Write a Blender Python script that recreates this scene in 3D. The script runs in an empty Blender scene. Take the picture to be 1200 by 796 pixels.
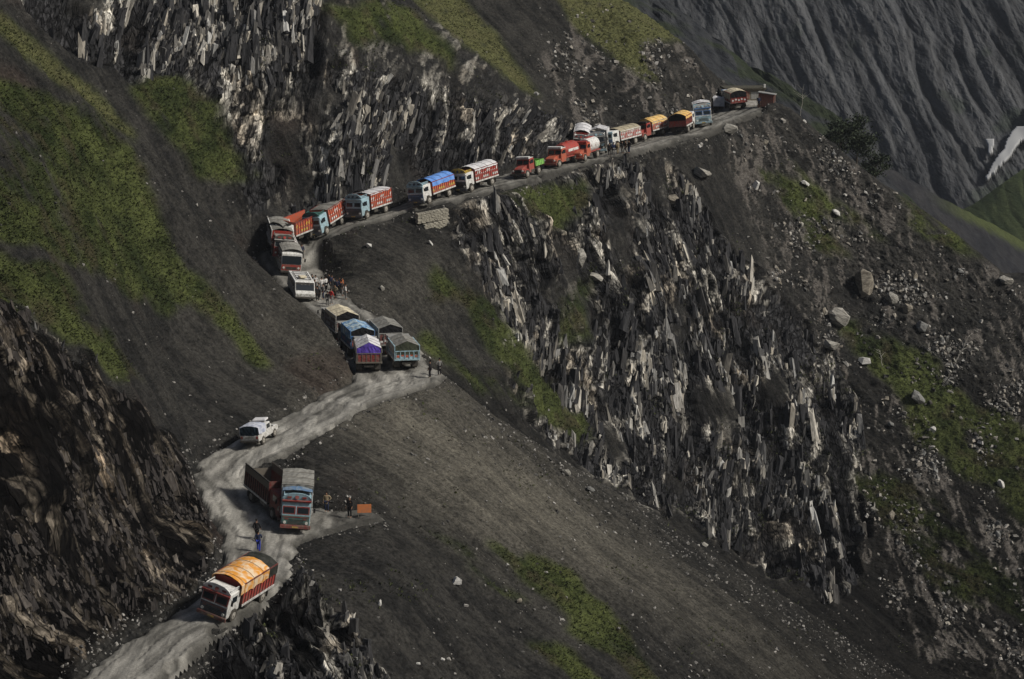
import bpy, bmesh, math, random, time
import numpy as np
from mathutils import Vector, Matrix, geometry
random.seed(7)
rng = np.random.default_rng(7)
T0 = time.time()
SC = bpy.context.scene
COL = SC.collection

# ------------------------------------------------------------------ camera, sky, sun, exposure
PITCH = math.radians(10.0)
FPX = 2833.0
cam_d = bpy.data.cameras.new('camera'); cam = bpy.data.objects.new('camera', cam_d); COL.objects.link(cam)
cam_d.sensor_width = 36.0; cam_d.lens = FPX/1200*36.0
cam_d.clip_start = 1.0; cam_d.clip_end = 6000.0
cam.location = (0, 0, 0); cam.rotation_euler = (math.pi/2-PITCH, 0, 0)
SC.camera = cam

SUN_AZ = math.radians(112)     # clockwise from +Y (away from the viewer): from the right, a little in front
SUN_EL = math.radians(40)
w = bpy.data.worlds.new('World'); SC.world = w; w.use_nodes = True
nt = w.node_tree; nt.nodes.clear()
wo = nt.nodes.new('ShaderNodeOutputWorld'); bg = nt.nodes.new('ShaderNodeBackground')
sk = nt.nodes.new('ShaderNodeTexSky'); sk.sky_type = 'NISHITA'; sk.sun_disc = False
sk.sun_elevation = SUN_EL; sk.sun_rotation = SUN_AZ; sk.air_density = 1.0; sk.dust_density = 4.0; sk.ozone_density = 1.5
bg.inputs[1].default_value = 0.05
nt.links.new(sk.outputs[0], bg.inputs[0]); nt.links.new(bg.outputs[0], wo.inputs[0])
sun_d = bpy.data.lights.new('sun', 'SUN'); sun = bpy.data.objects.new('sun', sun_d); COL.objects.link(sun)
sun_d.energy = 3.6; sun_d.angle = math.radians(8); sun_d.color = (1.0, 0.955, 0.87)
sdir = Vector((math.sin(SUN_AZ)*math.cos(SUN_EL), math.cos(SUN_AZ)*math.cos(SUN_EL), math.sin(SUN_EL)))
sun.rotation_euler = (-sdir).to_track_quat('-Z', 'Y').to_euler()
SC.view_settings.view_transform = 'Standard'; SC.view_settings.look = 'None'
SC.view_settings.exposure = -0.12; SC.view_settings.gamma = 1.0
SC.cycles.max_bounces = 5; SC.cycles.diffuse_bounces = 2

# ------------------------------------------------------------------ rays
cp, sp = math.cos(PITCH), math.sin(PITCH)
def ray(px, py):
    X = (px-600)/FPX; Y = -(py-398)/FPX
    d = (X, cp + Y*sp, -sp + Y*cp)
    return (d[0]/d[1], 1.0, d[2]/d[1])
def PY(px, py, y):  r = ray(px, py); return (r[0]*y, y, r[2]*y)
def PZ(px, py, z):  r = ray(px, py); y = z/r[2]; return (r[0]*y, y, z)
def project(x, y, z):
    d = y*cp - z*sp; u = y*sp + z*cp
    return 600+FPX*x/d, 398-FPX*u/d

# ------------------------------------------------------------------ numpy noise
def _h(ix, iy, iz, s):
    h = (ix.astype(np.uint32)*np.uint32(374761393) + iy.astype(np.uint32)*np.uint32(668265263)
         + iz.astype(np.uint32)*np.uint32(2147483647) + np.uint32(s)*np.uint32(1274126177))
    h ^= h >> np.uint32(13); h *= np.uint32(1274126177); h ^= h >> np.uint32(16)
    h *= np.uint32(2246822519); h ^= h >> np.uint32(15)
    return h
def hf(ix, iy, iz, s): return (_h(ix, iy, iz, s) & np.uint32(0xffffff)).astype(np.float32)/16777215.0
def vnoise(x, y, z, s=0):
    xi = np.floor(x); yi = np.floor(y); zi = np.floor(z)
    fx = (x-xi).astype(np.float32); fy = (y-yi).astype(np.float32); fz = (z-zi).astype(np.float32)
    fx = fx*fx*(3-2*fx); fy = fy*fy*(3-2*fy); fz = fz*fz*(3-2*fz)
    xi = xi.astype(np.int64); yi = yi.astype(np.int64); zi = zi.astype(np.int64)
    out = 0
    for dx in (0, 1):
        wx = fx if dx else 1-fx
        for dy in (0, 1):
            wy = fy if dy else 1-fy
            for dz in (0, 1):
                wz = fz if dz else 1-fz
                out = out + wx*wy*wz*hf(xi+dx, yi+dy, zi+dz, s)
    return out*2-1
def fbm(x, y, z, oct=4, s=0, gain=.5):
    a = 1.0; t = 0; n = 0
    for o in range(oct):
        t = t + a*vnoise(x, y, z, s+o*17); n += a
        a *= gain; x = x*2.03+5.1; y = y*2.03+1.7; z = z*2.03+9.2
    return t/n
def worley(x, y, z, s=0):
    """nearest jittered cell (2x2x2 search): cell id hashes and offset"""
    bx = np.floor(x-.5); by = np.floor(y-.5); bz = np.floor(z-.5)
    best = np.full(x.shape, 9.0, np.float32); sec = best.copy()
    bi = [np.zeros(x.shape, np.int64) for _ in range(3)]
    off = [np.zeros(x.shape, np.float32) for _ in range(3)]
    for dx in (0, 1):
        for dy in (0, 1):
            for dz in (0, 1):
                cx = (bx+dx).astype(np.int64); cy = (by+dy).astype(np.int64); cz = (bz+dz).astype(np.int64)
                ox = x-(cx+.2+.6*hf(cx, cy, cz, s)); oy = y-(cy+.2+.6*hf(cx, cy, cz, s+1)); oz = z-(cz+.2+.6*hf(cx, cy, cz, s+2))
                d = (ox*ox+oy*oy+oz*oz).astype(np.float32)
                m = d < best
                sec = np.where(m, best, np.minimum(sec, d)); best = np.where(m, d, best)
                for k, (c, o) in enumerate(((cx, ox), (cy, oy), (cz, oz))):
                    bi[k] = np.where(m, c, bi[k]); off[k] = np.where(m, o, off[k])
    r = [hf(bi[0], bi[1], bi[2], s+10+k) for k in range(4)]
    return np.sqrt(best), np.sqrt(sec), r, off
def sstep(a, b, x):
    t = np.clip((x-a)/(b-a), 0, 1); return t*t*(3-2*t)

# ------------------------------------------------------------------ terrain control net (photo direction + true depth / height)
OUT = [(120,880,-53.5),(178,796,-52),(250,735,-51),(306,699,-50.6),(333,687,-50.2),(334,662,-49.8),(345,637,-49.6),(381,625,-49.4),(411,617,-49.3),
       (452,609,-49.3),(434,600,-49.2),(400,598,-49.1),(376,597,-49),(340,590,-48.7),(300,575,-48.1),(283,560,-47.4),(305,543,-46.3),
       (325,533,-45.9),(356,519,-45.5),(396,493,-45),(436,472,-44.6),(466,462,-44.4),(500,452,-44.2),(522,445,-44.2),(515,437,-44),
       (497,427,-43.9),(492,411,-43.7),(470,390,-43.3),(440,370,-42.8),(410,353,-42.3),(392,336,-41.6),(372,318,-41),(360,300,-39.8),
       (357,291,-38.8),(380,279,-37.2),(415,265,-36),(457,252.7,-35.4),(487,243.5,-34.7),(529,234,-33.8),(572,224,-33.3),(618,211,-32.8),
       (647,201,-32.3),(691,189,-31.7),(733,179,-31.1),(789,164,-30.3),(817,157,-29.7),(857,141,-28.7),(892,128,-27.9),(906,121,-27.5)]
INN = [(20,880,-53.5),(93,796,-52.3),(140,756,-51.8),(184,732.5,-51.4),(226,708,-50.8),(250,687,-50.3),(262,649,-49.6),(264,625,-49),(250,608,-48.5),
       (240,584,-47.6),(225,552,-46.8),(238,534,-46.4),(270,523,-46),(300,507,-45.7),(320,495,-45.4),(358,476,-45),(385,460,-44.7),
       (411,448,-44.2),(416,440,-44),(402,427,-43.8),(372,390,-43),(352,360,-42.2),(330,335,-41),(312,315,-40),(300,305,-39.3),
       (306,294,-38.6),(330,285,-37.6),(359,274,-36.9),(407,258,-35.8),(459,244.6,-35.2),(484,237,-34.6),(531,220,-33.6),(585,207,-33),
       (602,202,-32.7),(641,192,-32.1),(690,178,-31.6),(738,166,-31),(785,156,-30.2),(831,137,-29.2),(848,122,-28.1),(868,111,-27.6)]
BR = [  # breaklines (px, py, y)
 [(-160,-60,216),(0,20,222),(60,72,228),(160,160,235),(220,225,236.5),(290,300,238),(314,321,237),(323,334,236),(336,341,236),(357,350,236),(373,360,236),(386,380,234),(400,407,232.5),(407,420,230.5)],
 [(-160,60,240),(0,60,256),(60,115,262),(160,203,267),(230,266,272),(285,302,277)],
 [(-200,300,160),(0,352,174),(15,372,175),(49,394,179),(87,417,184),(113,451,187),(151,462,193),(165,511,192.5),(215,541,202)],
 [(522,446,228),(579,480,229),(633,522,230),(700,560,231),(817,630,232),(900,684,232),(1070,796,231),(1300,960,231)],
 [(530,470,259),(600,525,267),(700,586,273),(817,655,279),(900,710,283),(1070,830,283),(1300,990,280)],
 [(632,112,323),(600,80,325),(560,45,326),(490,-5,328),(430,-60,332)],
 [(660,130,328),(640,70,335),(610,20,341),(560,-60,349)],
 [(846,107,367),(841,90,366),(823,64,363),(800,49,361),(727,0,368),(640,-60,380)],
 [(907,118,351),(913,117,352),(932,128,352),(958,151,351),(988,181,350),(1026,207,348),(1079,241,346),(1120,268,345),(1145,290,343),(1200,330,340),(1330,410,336)],
]
PT = [ # free points (px, py, y)
 (-200,950,140),(0,950,150),(0,796,161),(0,700,163.5),(0,600,167),(0,480,171),(-180,600,150),(100,600,176),(60,500,176),(150,600,186),(200,610,192),(205,680,177),(150,700,171),(90,700,168),
 (0,180,200),(100,300,208),(-160,180,196),(200,420,218),(300,430,224),(330,380,232),(80,200,214),
 (160,150,273),(160,60,282),(160,0,287),(160,-70,293),(0,0,263),(-20,-70,272),(-150,-60,262),(260,220,279),(300,230,281),(300,150,286),(300,60,291),(300,0,295),(300,-70,300),(220,120,280),(400,200,285),(400,130,289),(400,60,294),(400,0,299),(400,-70,306),
 (480,180,297),(480,90,303),(480,30,311),(550,150,308),(550,100,313),(550,60,318),(600,150,314),(640,160,320),
 (700,150,333),(700,100,341),(700,50,349),(700,0,358),(780,95,348),(780,125,343),(760,40,354),(830,110,357),
 (860,150,402),(900,170,400),(800,110,410),(740,70,420),(660,0,430),(980,215,395),(1080,290,390),(1200,380,385),(1330,460,380),
 (430,320,272),(430,355,266),(470,330,272),(500,300,279),(500,400,267),(540,300,281),(540,420,265.5),(600,300,288),(600,400,280),(600,470,273),
 (650,300,292),(650,400,288),(650,470,284),(650,525,278),(720,240,309),(720,320,303),(720,420,297),(720,500,290),(720,560,282),
 (800,230,322),(800,300,316),(800,400,309),(800,500,302),(800,600,291),(900,200,341),(900,300,330),(900,400,318),(900,500,311),(900,600,302),(900,660,295),
 (1000,300,340),(1000,400,330),(1000,500,320),(1000,600,309),(1000,700,299),(1060,300,340),(1060,780,292),(1200,420,333),(1200,500,325),(1200,600,313),(1200,700,302),(1200,796,293),(1200,950,270),(1330,600,312),(1330,800,290),(1330,950,268),
 (540,550,212),(480,520,212.5),(600,600,210),(600,700,197),(600,796,185),(750,700,207),(750,796,195),(900,796,206),(700,600,224),(450,650,186),(450,700,180),(450,796,172),
 (400,570,198),(330,570,200),(900,950,182),(600,950,165),(1100,950,205),(450,950,158),
 (400,655,184),(360,668,182),(335,712,175.5),(330,745,173),(300,796,168),(400,712,176.5),(400,796,169.5),(230,796,165),(300,725,174.5),(300,950,156),(150,950,152),
]
pts = []; edges = []
def addline(L):
    i0 = len(pts); pts.extend(L)
    edges.extend((i0+i, i0+i+1) for i in range(len(L)-1))
O3 = [PZ(*p) for p in OUT]; I3 = [PZ(*p) for p in INN]
addline(O3); addline(I3)
for L in BR: addline([PY(*p) for p in L])
for p in PT: pts.append(PY(*p))
for p in [(-95,130,-45),(-95,420,0),(130,420,-60),(130,130,-100),(0,130,-60),(0,440,-30),(-40,440,0),(60,440,-60)]: pts.append(p)
cv, ce, cf, ov, oe, of = geometry.delaunay_2d_cdt([Vector((p[0], p[1])) for p in pts], edges, [], 0, 1e-4)
cz = []
for i, v in enumerate(cv):
    if ov[i]: cz.append(pts[ov[i][0]][2])
    else: print('WARN intersection at', v, project(v.x, v.y, -50)); cz.append(None)
for i, z in enumerate(cz):
    if z is None:
        d = sorted((( (cv[i]-Vector((p[0], p[1]))).length, p[2]) for p in pts))[:2]; cz[i] = (d[0][1]+d[1][1])/2
GX0, GX1, GY0, GY1, GS = -84.0, 110.0, 138.0, 418.0, 0.4
nx = int((GX1-GX0)/GS)+1; ny = int((GY1-GY0)/GS)+1
H = np.full((ny, nx), np.nan, np.float64)
for f in cf:
    a, b, c = [(cv[i].x, cv[i].y, cz[i]) for i in f[:3]]
    x0 = max(0, int((min(a[0], b[0], c[0])-GX0)/GS)); x1 = min(nx-1, int((max(a[0], b[0], c[0])-GX0)/GS)+1)
    y0 = max(0, int((min(a[1], b[1], c[1])-GY0)/GS)); y1 = min(ny-1, int((max(a[1], b[1], c[1])-GY0)/GS)+1)
    if x1 < x0 or y1 < y0: continue
    X, Y = np.meshgrid(GX0+GS*np.arange(x0, x1+1), GY0+GS*np.arange(y0, y1+1))
    den = (b[1]-c[1])*(a[0]-c[0])+(c[0]-b[0])*(a[1]-c[1])
    if abs(den) < 1e-9: continue
    u = ((b[1]-c[1])*(X-c[0])+(c[0]-b[0])*(Y-c[1]))/den
    v = ((c[1]-a[1])*(X-c[0])+(a[0]-c[0])*(Y-c[1]))/den
    m = (u >= -1e-6) & (v >= -1e-6) & (u+v <= 1+1e-6)
    sub = H[y0:y1+1, x0:x1+1]; Z = u*a[2]+v*b[2]+(1-u-v)*c[2]
    sub[m] = Z[m]
H[np.isnan(H)] = -60
def blur(A, sig):
    r = int(sig*3)+1; k = np.exp(-np.arange(-r, r+1)**2/(2*sig*sig)); k /= k.sum()
    P = np.pad(A, ((r, r), (0, 0)), 'edge'); B = sum(k[i]*P[i:i+A.shape[0]] for i in range(2*r+1))
    P = np.pad(B, ((0, 0), (r, r)), 'edge'); return sum(k[i]*P[:, i:i+A.shape[1]] for i in range(2*r+1))
def poly_mask(X, Y, poly):
    ins = np.zeros(X.shape, bool); n = len(poly); j = n-1
    for i in range(n):
        xi, yi = poly[i][0], poly[i][1]; xj, yj = poly[j][0], poly[j][1]
        if yi != yj:
            c = ((yi > Y) != (yj > Y)) & (X < (xj-xi)*(Y-yi)/(yj-yi)+xi)
            ins ^= c
        j = i
    return ins
GXX, GYY = np.meshgrid(GX0+GS*np.arange(nx), GY0+GS*np.arange(ny))
ROADPOLY = [(p[0], p[1]) for p in I3]+[(p[0], p[1]) for p in reversed(O3)]
RM = poly_mask(GXX, GYY, ROADPOLY).astype(np.float64)
RMB = blur(RM, 2.0)          # ~0.8 m soft
NEAR = np.clip(blur(RM, 4.0)*3, 0, 1)
HS = blur(H, 3.5)
# large undulation away from the road
und = fbm(GXX/22, GYY/22, H*0, 3, 50)*1.6*(1-np.clip(blur(RM, 10)*3, 0, 1))
H = H*NEAR + (HS+und)*(1-NEAR)
ZROAD = H.copy()
def bil(A, x, y):
    fx = np.clip((x-GX0)/GS, 0, nx-1.001); fy = np.clip((y-GY0)/GS, 0, ny-1.001)
    ix = fx.astype(int); iy = fy.astype(int); fx = fx-ix; fy = fy-iy
    return (A[iy, ix]*(1-fx)+A[iy, ix+1]*fx)*(1-fy)+(A[iy+1, ix]*(1-fx)+A[iy+1, ix+1]*fx)*fy
def hgt(x, y): return float(bil(H, np.array([x]), np.array([y]))[0])
_ys = np.arange(140, 416, .1)
def ground(px, py, road=False):
    """where the line of sight through a photo point meets the ground (or the road)"""
    r = ray(px, py); xs = r[0]*_ys; zs = r[2]*_ys
    h = bil(H, xs, _ys); d = zs-h
    if road:
        m = bil(RM, xs, _ys) > .3
        idx = np.where((d[:-1] > 0) & (d[1:] <= 0) & m[:-1])[0]
        if len(idx) == 0: idx = np.where(np.abs(d) == np.min(np.abs(np.where(m, d, 99))))[0]
    else: idx = np.where((d[:-1] > 0) & (d[1:] <= 0))[0]
    i = idx[0] if len(idx) else len(_ys)-2
    return Vector((xs[i], _ys[i], float(h[i])))

print('net', round(time.time()-T0, 1))
# ------------------------------------------------------------------ terrain mesh: columns fan out, rows follow the slope length
NC, NR = 900, 1040
ratio = np.linspace(-.262, .262, NC)
yf = np.arange(140, 416, .15)
XX = ratio[:, None]*yf[None, :]
ZZ = bil(H, XX, np.broadcast_to(yf, XX.shape))
tt = ZZ/yf
dt = np.abs(np.diff(tt, axis=1)); ds = np.hypot(np.diff(ZZ, axis=1), .15)/yf[:-1]
run = np.maximum.accumulate(tt, axis=1)
vis = (tt >= run-.004)[:, 1:]
vis = blur(vis.astype(float), 3)
wgt = dt*vis + .10*ds + .12*ds*vis
wgt = blur(wgt, 3)
cum = np.concatenate([np.zeros((NC, 1)), np.cumsum(wgt, axis=1)], axis=1)
cum /= cum[:, -1:]
tq = np.linspace(0, 1, NR)
YQ = np.stack([np.interp(tq, cum[i], yf) for i in range(NC)])
XQ = ratio[:, None]*YQ
ZQ = bil(H, XQ, YQ)
gx = (bil(H, XQ+.5, YQ)-bil(H, XQ-.5, YQ)); gy = (bil(H, XQ, YQ+.5)-bil(H, XQ, YQ-.5))
HB = blur(H, 6.0)
ngx = (bil(HB, XQ+1, YQ)-bil(HB, XQ-1, YQ))/2; ngy = (bil(HB, XQ, YQ+1)-bil(HB, XQ, YQ-1))/2
NN = np.stack([-ngx, -ngy, np.full_like(gx, .6)], -1); NN /= np.linalg.norm(NN, axis=-1, keepdims=True)
px_, py_ = project(XQ, YQ, ZQ)
x, y, z = [a.ravel().astype(np.float32) for a in (XQ, YQ, ZQ)]
px_ = px_.ravel(); py_ = py_.ravel(); NN = NN.reshape(-1, 3).astype(np.float32)
nv = x.size
# warped photo-plane coordinates only decide which ground cover stands where
wn1 = fbm(x/5, y/5, z/5, 3, 3); wn2 = fbm(x/5, y/5, z/5, 3, 33)
wx = px_+wn1*26; wy = py_+wn2*22
def cover(polys, soft=0):
    m = np.zeros(nv, bool)
    for P in polys: m |= poly_mask(wx, wy, P)
    return m.astype(np.float32)
PR = {
 'A': [[(-300,300),(0,352),(49,396),(87,420),(113,455),(160,475),(200,520),(222,552),(240,600),(252,645),(232,700),(140,752),(90,796),(-300,1100)]],
 'B': [[(-20,-120),(470,-120),(520,20),(580,70),(640,120),(690,185),(600,206),(460,250),(360,285),(305,300),(285,240),(250,190),(200,130),(150,90),(90,50),(20,10)]],
 'E': [[(560,225),(620,208),(700,192),(780,190),(860,290),(960,390),(1010,480),(1020,640),(990,700),(930,690),(860,640),(780,600),(700,555),(640,520),(600,440),(560,340),(530,280)]],
 'G': [[(180,800),(255,738),(335,682),(375,700),(420,745),(455,800),(455,1100),(150,1100)]],
}
PDEB = [[(632,100),(680,0),(760,40),(800,60),(850,100),(850,160),(690,190)], [(850,140),(905,120),(1000,190),(1120,300),(1220,340),(1220,800),(1080,800),(1010,640),(1000,470),(900,320)]]
PGR = [
 [(-50,75),(0,88),(80,122),(135,160),(170,200),(180,245),(215,300),(228,352),(205,375),(150,348),(90,312),(40,292),(0,272),(-50,260)],
 [(-50,276),(10,286),(70,322),(105,380),(165,440),(135,445),(80,405),(40,375),(0,350),(-50,330)],
 [(150,100),(200,90),(250,130),(292,215),(240,212),(190,165)],
 [(495,305),(545,345),(600,395),(645,440),(695,505),(672,515),(640,490),(590,430),(540,378),(500,330)],
 [(500,390),(560,430),(625,482),(600,480),(540,442),(492,404)],
 [(590,628),(625,645),(662,672),(700,712),(742,762),(800,830),(752,805),(702,750),(655,702),(612,660),(570,630)],
 [(495,612),(530,630),(575,670),(620,705),(600,705),(545,660)],
 [(625,745),(660,757),(720,810),(680,810)],
 [(560,215),(690,225),(660,265),(600,250)],
 [(885,192),(930,215),(985,265),(1000,300),(950,290),(915,245)],
 [(930,200),(985,232),(1035,275),(1010,275),(960,240)],
 [(1048,228),(1100,258),(1150,305),(1110,292),(1060,258)],
 [(985,370),(1050,395),(1120,460),(1220,540),(1220,640),(1130,560),(1050,470),(990,410)],
 [(1010,560),(1090,580),(1180,680),(1220,760),(1120,700),(1040,620)],
 [(640,350),(700,330),(690,390),(650,400)],
 [(200,300),(260,350),(330,430),(310,430),(240,370)],
 [(380,0),(470,0),(540,80),(480,60),(420,50)],
]
PGS = [
 [(-30,0),(10,22),(70,72),(160,155),(152,164),(100,124),(50,80),(0,38),(-30,26)],
 [(470,-20),(530,-20),(575,30),(612,75),(634,113),(612,104),(570,70),(520,35)],
 [(640,-20),(735,-12),(768,24),(804,50),(765,48),(750,58),(775,97),(752,92),(710,62),(668,28)],
]
theta = np.zeros(nv, np.float32); rock = np.zeros(nv, np.float32); region = np.zeros(nv, np.int32)
for i, (k, th) in enumerate((('A', math.radians(-16)), ('B', math.radians(6)), ('E', math.radians(-4)), ('G', math.radians(10)))):
    m = cover(PR[k]); rock = np.maximum(rock, m); theta[m > 0] = th; region[m > 0] = i+1
theta[(region == 2) & (px_ > 430)] = math.radians(24)
deb = cover(PDEB); grass = cover(PGR)
def soft2(a, it=2):
    A = a.reshape(NC, NR).astype(np.float64); return blur(A, 2.5).ravel().astype(np.float32)
rmv = bil(RMB, x.astype(float), y.astype(float)).astype(np.float32)
clear = 1-sstep(.05, .35, rmv)
patch = fbm(x/7, y/7, z/9, 4, 77)
# inside B and E bits of debris and turf lie between the ribs of rock
rock *= np.where((region == 2) | (region == 3), sstep(-.35, -.08, patch+.12), 1)
up_b = ((region == 2) & (py_ < 70+.25*(px_-380)) & (px_ > 380)); rock *= np.where(up_b, .35, 1)
wx = px_+wn1*9; wy = py_+wn2*8; gsm = cover(PGS)
grass_n = fbm(x/1.3, y/1.3, z/1.3, 3, 91)
gsm = soft2(gsm)*sstep(-.9, -.2, grass_n+patch*.3)
grass = np.maximum(soft2(grass)*sstep(-.45, .12, grass_n*.35+patch*1.0+.27+.6*fbm((y*.88+x*.47)/1.4, (x*.88-y*.47)/12, z/14, 3, 172)-.3*(px_ > 545)*(py_ < 275)), gsm)
rock = soft2(rock)*(1-.8*grass); deb = soft2(deb)*(1-rock)
rockc = rock*clear; debc = deb*clear
print('masks', round(time.time()-T0, 1))
# --- displacement
ct, st = np.cos(theta), np.sin(theta)
bend = fbm(x/14, y/14, z/20, 2, 5)*2.2+fbm(x/30, y/30, z/16, 2, 6)*4.5
fa = (region == 1)
xt = np.where(fa, .45*x+.9*y*.75, x+.15*y)
L = xt*st+z*ct*1.15; Tt = xt*ct-z*st+bend
yn = np.where(fa, x, y).astype(np.float32)
tone = np.zeros(nv, np.float32); disp = np.zeros(nv, np.float32)
m = (rockc > .02) | (debc > .02)
xs, ys, zs, Ls, Ts, yq = x[m], y[m], z[m], L[m].astype(np.float32), Tt[m].astype(np.float32), yn[m]
rc, dc = rockc[m], debc[m]
jw = fbm(xs/1.5, ys/1.5, zs/1.5, 2, 8)*.35
clm = sstep(-.05, .4, fbm(xs/6, ys/6, zs/6, 3, 151))
dd = np.zeros(xs.size, np.float32); tn = np.zeros(xs.size, np.float32)
big = fbm(Ts/6.5, yq/30, Ls/26, 3, 20)
dd += big*2.4*rc
rib = 1-np.abs(fbm(Ts/3.0, yq/25, Ls/17, 2, 29)); dd += (rib-.75)*1.6*rc
for (wd, stx, amp, tilt, ta, s) in ((2.3, 3.6, .95, .7, .26, 100), (.95, 3.4, .62, .7, .46, 200), (.45, 3.2, .30, .6, .34, 300)):
    b1, b2, r, off = worley((Ts+jw*wd)/wd, yq/(wd*9), Ls/(wd*stx), s)
    pl = (r[0]-.5)*1.0 + (off[0]*(r[1]-.5)+off[2]*(r[2]-.5))*2*tilt
    crev = sstep(.0, .16, b2-b1)
    dd += amp*(pl - .45*(1-crev))*rc
    tn += ta*(r[3]-.5)*2
strk_ = fbm(Ts/.42+jw*.3, yq/8, Ls/2.6, 3, 333, .6); dd += strk_*.20*rc; tn += strk_*.24*rc
# loose blocks on debris slopes
for (wd, amp, s) in ((1.5, .5, 400), (.6, .22, 500)):
    b1, b2, r, off = worley(xs/wd, ys/wd, zs/wd, s)
    k = sstep(.55, .75, r[0]); dome = np.clip(.55-b1, 0, 1)*2.0
    dd += amp*dome*k*(dc+.25*rc)
    tn += .34*k*dc*sstep(.5, .42, b1)*r[1]*clm
gul = sstep(.42, .80, rib+.25*big+.10*fbm(xs/3, ys/3, zs/3, 2, 41))
rq = region[m]; gul = np.where((rq == 1) | (rq == 4), .35+.65*gul, gul)
dd += (gul-.5)*1.0*rc; dd = np.where(rq == 1, dd-1.6*big*rc, dd); tn = tn*(.35+.65*gul)-.34*(1-gul)
disp[m] = dd; tone[m] = tn; gulv = np.zeros(nv, np.float32); gulv[m] = gul
D2 = disp.reshape(NC, NR).astype(float); R2 = (region == 1).reshape(NC, NR)
disp = np.where(R2, blur(D2, 1.7)*.7, blur(D2, .75)).ravel().astype(np.float32)
# scree: fine runnels that follow the fall line
gl = np.hypot(gx.ravel(), gy.ravel())+1e-4
fx_, fy_ = (-gx.ravel()/gl).astype(np.float32), (-gy.ravel()/gl).astype(np.float32)
SM = blur(H, 14.0)
sgx = (bil(SM, x.astype(float)+2, y.astype(float))-bil(SM, x.astype(float)-2, y.astype(float)))
sgy = (bil(SM, x.astype(float), y.astype(float)+2)-bil(SM, x.astype(float), y.astype(float)-2))
sg = np.hypot(sgx, sgy)+1e-4
cx_ = (x*0.45+y*0.9)           # across-slope coordinate for right-falling slopes
runn = fbm(cx_*0+ (y*.88+x*.47)/1.1, (x*.88-y*.47)/14, z/14, 4, 60, .6)
runs = fbm((y*.88+x*.47)/.38, (x*.88-y*.47)/9, z/9, 3, 62, .6)
lump = fbm(x/.9, y/.9, z/.9, 4, 66, .55)
scree = np.clip(1-rock-.6*deb, 0, 1)*clear
disp += scree*(runn*.42+lump*.12) + clear*grass*fbm(x/.8, y/.8, z/.8, 3, 70)*.3 + debc*lump*.5
disp += (rmv > .35)*-.12
disp -= .15*sstep(.2, .5, rmv)
out = disp*1.0
X3 = x+NN[:, 0]*out; Y3 = y+NN[:, 1]*out; Z3 = z+NN[:, 2]*out
print('disp', round(time.time()-T0, 1))
# --- colour (albedo, plus vignette falloff painted in): rock layers, shale, soil, turf
def lerp(a, b, t): return a+(b-a)*t[:, None]
C3 = lambda *c: np.array(c, np.float32)[None, :]
n1 = fbm(x/2.2, y/2.2, z/2.2, 4, 80); n2 = fbm(x/9, y/9, z/9, 3, 85)
n3 = fbm(x/.45, y/.45, z/.45, 2, 88)
soil = lerp(np.repeat(C3(.0165, .0165, .0162), nv, 0), C3(.038, .0365, .0335), sstep(-.45, .5, n1*.7+n3*.5+runn*.6+runs*.45))
# the fan is a paler silt; its fade from the road bend also paints vignette
def blob(cx, cy, rx, ry, a=0):
    ca, sa = math.cos(a), math.sin(a); dx = px_-cx; dy = py_-cy
    return np.exp(-(((dx*ca+dy*sa)/rx)**2+((dy*ca-dx*sa)/ry)**2)).astype(np.float32)
pale = np.clip(1.1*blob(520, 535, 190, 62, math.radians(36))+.5*blob(780, 690, 250, 34, math.radians(33))+.25*blob(450, 340, 120, 60, 0), 0, 1)
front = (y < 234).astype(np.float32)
pale = pale*np.where(py_ > 440, front, 1)
soil = lerp(soil, C3(.128, .119, .098), pale*(.35+.65*sstep(-.6, .6, runn*.5+runs*.45+n1*.5+n3*.3)))
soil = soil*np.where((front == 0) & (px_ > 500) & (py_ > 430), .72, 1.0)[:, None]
soil = lerp(soil, C3(.042, .031, .026), (sstep(.1, .5, n2)*.6*(px_ < 420)))
rk = lerp(np.repeat(C3(.020, .020, .021), nv, 0), C3(.40, .38, .335), sstep(.0, .80, tone*1.0+n3*.12+n1*.15+n2*.25))
rk = rk*np.where(region == 1, 1., 0.)[:, None]*np.array([1.06, .96, .87], np.float32)[None]+rk*np.where(region == 1, 0., 1.)[:, None]
rk = rk*np.where(region == 2, 1.35, np.where(region == 3, 1.2, 1))[:, None]
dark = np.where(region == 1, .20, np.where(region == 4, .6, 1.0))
warm = sstep(.0, .5, fbm(x/4, y/4, z/4, 3, 99))
rk = rk*(1-(1-np.array([1.04, .90, .76], np.float32)[None])*warm[:, None]*.6)
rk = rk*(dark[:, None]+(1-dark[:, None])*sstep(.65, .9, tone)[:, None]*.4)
gs = lerp(np.repeat(C3(.022, .030, .012), nv, 0), C3(.070, .083, .029), sstep(-.55, .55, n1*.8+n3*.25+patch*.8))
vignette_lr = sstep(760, 1050, px_)*sstep(430, 640, py_); soil = soil*(1-.45*vignette_lr)[:, None]; rk = rk*(1-.4*vignette_lr)[:, None]  # lower-right vignette darkening painted into soil, rock and turf colour
gs = lerp(gs, C3(.050, .042, .026), sstep(.05, .5, fbm(x/2.6, y/2.6, z/2.6, 3, 171)+runn*.4)*.7)
gs = lerp(gs, C3(.100, .100, .046), gsm*.75)*(1-.5*vignette_lr)[:, None]
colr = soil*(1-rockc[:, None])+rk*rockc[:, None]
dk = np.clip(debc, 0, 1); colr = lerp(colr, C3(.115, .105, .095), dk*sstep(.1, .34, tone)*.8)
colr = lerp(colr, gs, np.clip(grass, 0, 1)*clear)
idx = np.arange(nv).reshape(NC, NR)
def grid_faces(idx):
    a, b, c, d = idx[:-1, :-1], idx[1:, :-1], idx[1:, 1:], idx[:-1, 1:]
    return np.stack([a, b, c, d], -1).reshape(-1, 4)
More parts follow.
